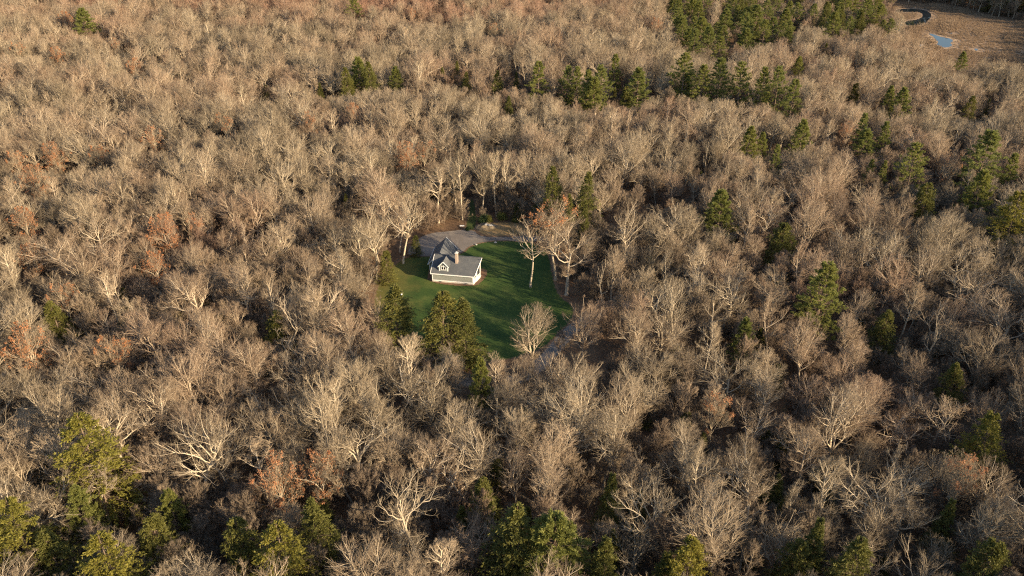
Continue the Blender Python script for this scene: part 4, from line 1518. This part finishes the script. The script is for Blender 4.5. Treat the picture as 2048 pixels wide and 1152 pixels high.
# the pine-clad rise right of the marsh, out of the picture, that keeps most of the marsh in shade
pw = [o for o in COL.objects if o.name.startswith('pine_tree') and o.children][:8]
pn, pl = [], Vector((-sdir.y, sdir.x)).normalized()
s0 = Vector(at(1960, 92))
for _ in range(1100):
    x, y = rng.uniform(385, 560), rng.uniform(290, 560)
    o_ = (Vector((x, y)) - s0).dot(pl)
    if px(x, y, 20)[0] < 2150 or abs(o_) < 6:
        continue
    pn.append((x, y, float(hz(x, y)), int(rng.integers(8)), rng.uniform(1.0, 1.25), rng.uniform(1.05, 1.3), rng.uniform(0, 6.28)))
gn_scatter('pine_woods', pn, [parts_of(e) for e in pw], label='dense pine wood on the rise right of the marsh')

# ------------------------------------------------------------------ shrubs, bank, mound and small things of the clearing
def shrub(u, v, w_, h_, label, mat='laurel', seed=0):
    x, y = at(u, v)
    g = Mesh()
    tk = Mesh()
    n_ = 26
    az, el = rng.uniform(0, 6.28, n_), rng.uniform(.25, 1.5, n_)
    D = np.stack([np.cos(az) * np.cos(el) * w_, np.sin(az) * np.cos(el) * w_, np.sin(el) * h_], 1)
    L = np.linalg.norm(D, axis=1) * rng.uniform(.75, 1.05, n_)
    P1 = grow(np.zeros((n_, 3)), D, L, 3, .12, .03)
    tk.tubes(P1, taper(n_, 3, .04, .015), 3)
    tt = rng.uniform(.35, 1.02, (n_, 120))
    q, T, r_ = along(P1, taper(n_, 3, 1, 1), tt)
    q = q.reshape(-1, 3) + rng.normal(0, .22 * w_ / 1.5, (n_ * 120, 3))
    q[:, 2] = np.abs(q[:, 2])
    g.blades(q, rng.normal(0, 1, q.shape) + UP * .4, jit(.14, .3, len(q)), jit(.08, .16, len(q)))
    e = thing('shrub', label, 'shrub', (x, y, 0))
    link('stem', tk.mesh('stem', M['brush']), e)
    link('foliage', g.mesh('foliage', M[mat]), e)
    return e


shrub(966, 447, 2.3, 2.7, 'big dark round evergreen shrub beside the grass path')
shrub(978, 444, 1.2, 1.9, 'small tan-edged shrub right of the dark round shrub', 'hemlock')
shrub(1003, 441, 1.8, 2.7, 'upright green shrub behind the dry bank', 'pine')
shrub(1033, 443, 1.6, 2.3, 'green shrub at the right end of the dry bank', 'pine')
shrub(936, 460, .8, .8, 'low tuft at the foot of the grass path')


def mound(u, v, rx, ry, h_):
    x0, y0 = at(u, v)
    n_ = 28
    g = np.linspace(-1, 1, n_)
    X, Y = np.meshgrid(g, g)
    rr = np.hypot(X, Y)
    Z = h_ * np.clip(1 - rr ** 1.6, -.1, 1) * (1 + .25 * np.sin(X * 7 + 1) * np.cos(Y * 6)) + .05 * np.sin(X * 23) * np.sin(Y * 19)
    Z = np.where(rr > 1, -.3, Z)
    idx = np.arange(n_ * n_).reshape(n_, n_)
    q = np.stack([idx[:-1, :-1].ravel(), idx[:-1, 1:].ravel(), idx[1:, 1:].ravel(), idx[1:, :-1].ravel()], 1)
    me = np_mesh('dirt_mound', np.stack([X.ravel() * rx, Y.ravel() * ry, Z.ravel()], 1), [q], [M['dirt']], smooth_=True)
    return tag(link('dirt_mound', me, None, (x0, y0, .12)), kind='structure')


mound(973, 455, 3.4, 2.6, 1.15)


def rock(u, v, r_, z, label):
    x, y = at(u, v, z)
    bm = bmesh.new()
    bmesh.ops.create_icosphere(bm, subdivisions=2, radius=r_)
    for v_ in bm.verts:
        k = 1 + .22 * sin(v_.co.x * 9 / r_ * .3 + u) * cos(v_.co.y * 7 / r_ * .3 + v) + random.uniform(-.08, .08)
        v_.co = Vector((v_.co.x * k * 1.2, v_.co.y * k, v_.co.z * k * .7))
    me = bpy.data.meshes.new('rock')
    bm.to_mesh(me)
    bm.free()
    me.materials.append(M['stone'])
    return tag(link('rock', me, None, (x, y, z)), label, 'rock')


rock(972, 449, .42, 1.2, 'pale rock at the crest of the dirt mound')
rock(977, 450, .38, 1.1, 'pale rock second along the top of the dirt mound')
rock(982, 451, .4, .9, 'grey rock on the right shoulder of the dirt mound')
rock(987, 452, .3, .5, 'small rock at the right foot of the dirt mound')
rock(952, 489, .3, .15, 'small pale rock on the lawn near the lot')
rock(991, 485, .35, .15, 'flat brown rock at the far edge of the lawn')


def utility_post():
    x, y = at(803, 590)
    t_ = thing('utility_post', 'small white utility post standing in the lawn behind the pointed hemlock', 'post', (x, y, 0))

    def body(bm):
        r_ = bmesh.ops.create_cone(bm, cap_ends=True, segments=14, radius1=.2, radius2=.19, depth=.75)
        bmesh.ops.translate(bm, vec=(0, 0, .38), verts=r_['verts'])

    def cap(bm):
        r_ = bmesh.ops.create_uvsphere(bm, u_segments=14, v_segments=8, radius=.22)
        bmesh.ops.scale(bm, vec=(1, 1, .5), verts=r_['verts'])
        bmesh.ops.translate(bm, vec=(0, 0, .77), verts=r_['verts'])
    part('post_body', body, M['white'], t_)
    part('post_cap', cap, M['white'], t_)


utility_post()
x_, y_ = at(924, 453)
bd = part('board', lambda bm: box(bm, -.65, .65, -.25, .25, 0, .07), M['white'], None, (x_, y_, .2))
bd.rotation_euler = (.1, .06, .2)
tag(bd, 'white board lying on the leaf litter beside the grass path', 'board')

# sedge tufts over the marsh
sg = Mesh()
q = rng.normal(0, .35, (46, 3))
q[:, 2] = 0
sg.blades(q, rng.normal(0, .35, q.shape) + UP, jit(.5, 1.15, 46), jit(.05, .11, 46))
tuft = link('sedge_tuft', sg.mesh('sedge_tuft', M['sedge']), None, (*at(1880, 100), .05))
tag(tuft, 'tawny sedge tuft at the near side of the pond', 'sedge tuft')
n_ = 34000
lo_x, hi_x = min(p[0] for p in MARSH), max(p[0] for p in MARSH)
lo_y, hi_y = min(p[1] for p in MARSH), max(p[1] for p in MARSH)
Xs, Ys = rng.uniform(lo_x, hi_x, n_), rng.uniform(lo_y, hi_y, n_)
ok = inside_np(MARSH, Xs, Ys)
for wp in WATERS:
    wpoly = smooth(P_(wp), 2)
    ok &= ~inside_np(wpoly, Xs, Ys) & (dist_np(wpoly, Xs, Ys) > np.where(rng.random(n_) < .8, 3.5, 1.0))
Xs, Ys = Xs[ok], Ys[ok]
gn_scatter('marsh_grass', [(x, y, .05, 0, s_, s_ * .9, a_) for x, y, s_, a_ in zip(Xs, Ys, (.65 + 1.2 * np.clip(np.sin(Xs * .09 + 1) * np.sin(Ys * .06) + np.sin(Xs * .31 - Ys * .2) * .5, 0, 1)) * rng.uniform(.7, 1.2, len(Xs)), rng.uniform(0, 6.28, len(Xs)))], [[tuft]], label='tawny sedge covering the marsh')
print('TREES', len(TREES), 'singles', len(single), 'under', len(Xu), 'tris', sum(len(m_.loop_triangles) or len(m_.polygons) for m_ in bpy.data.meshes))
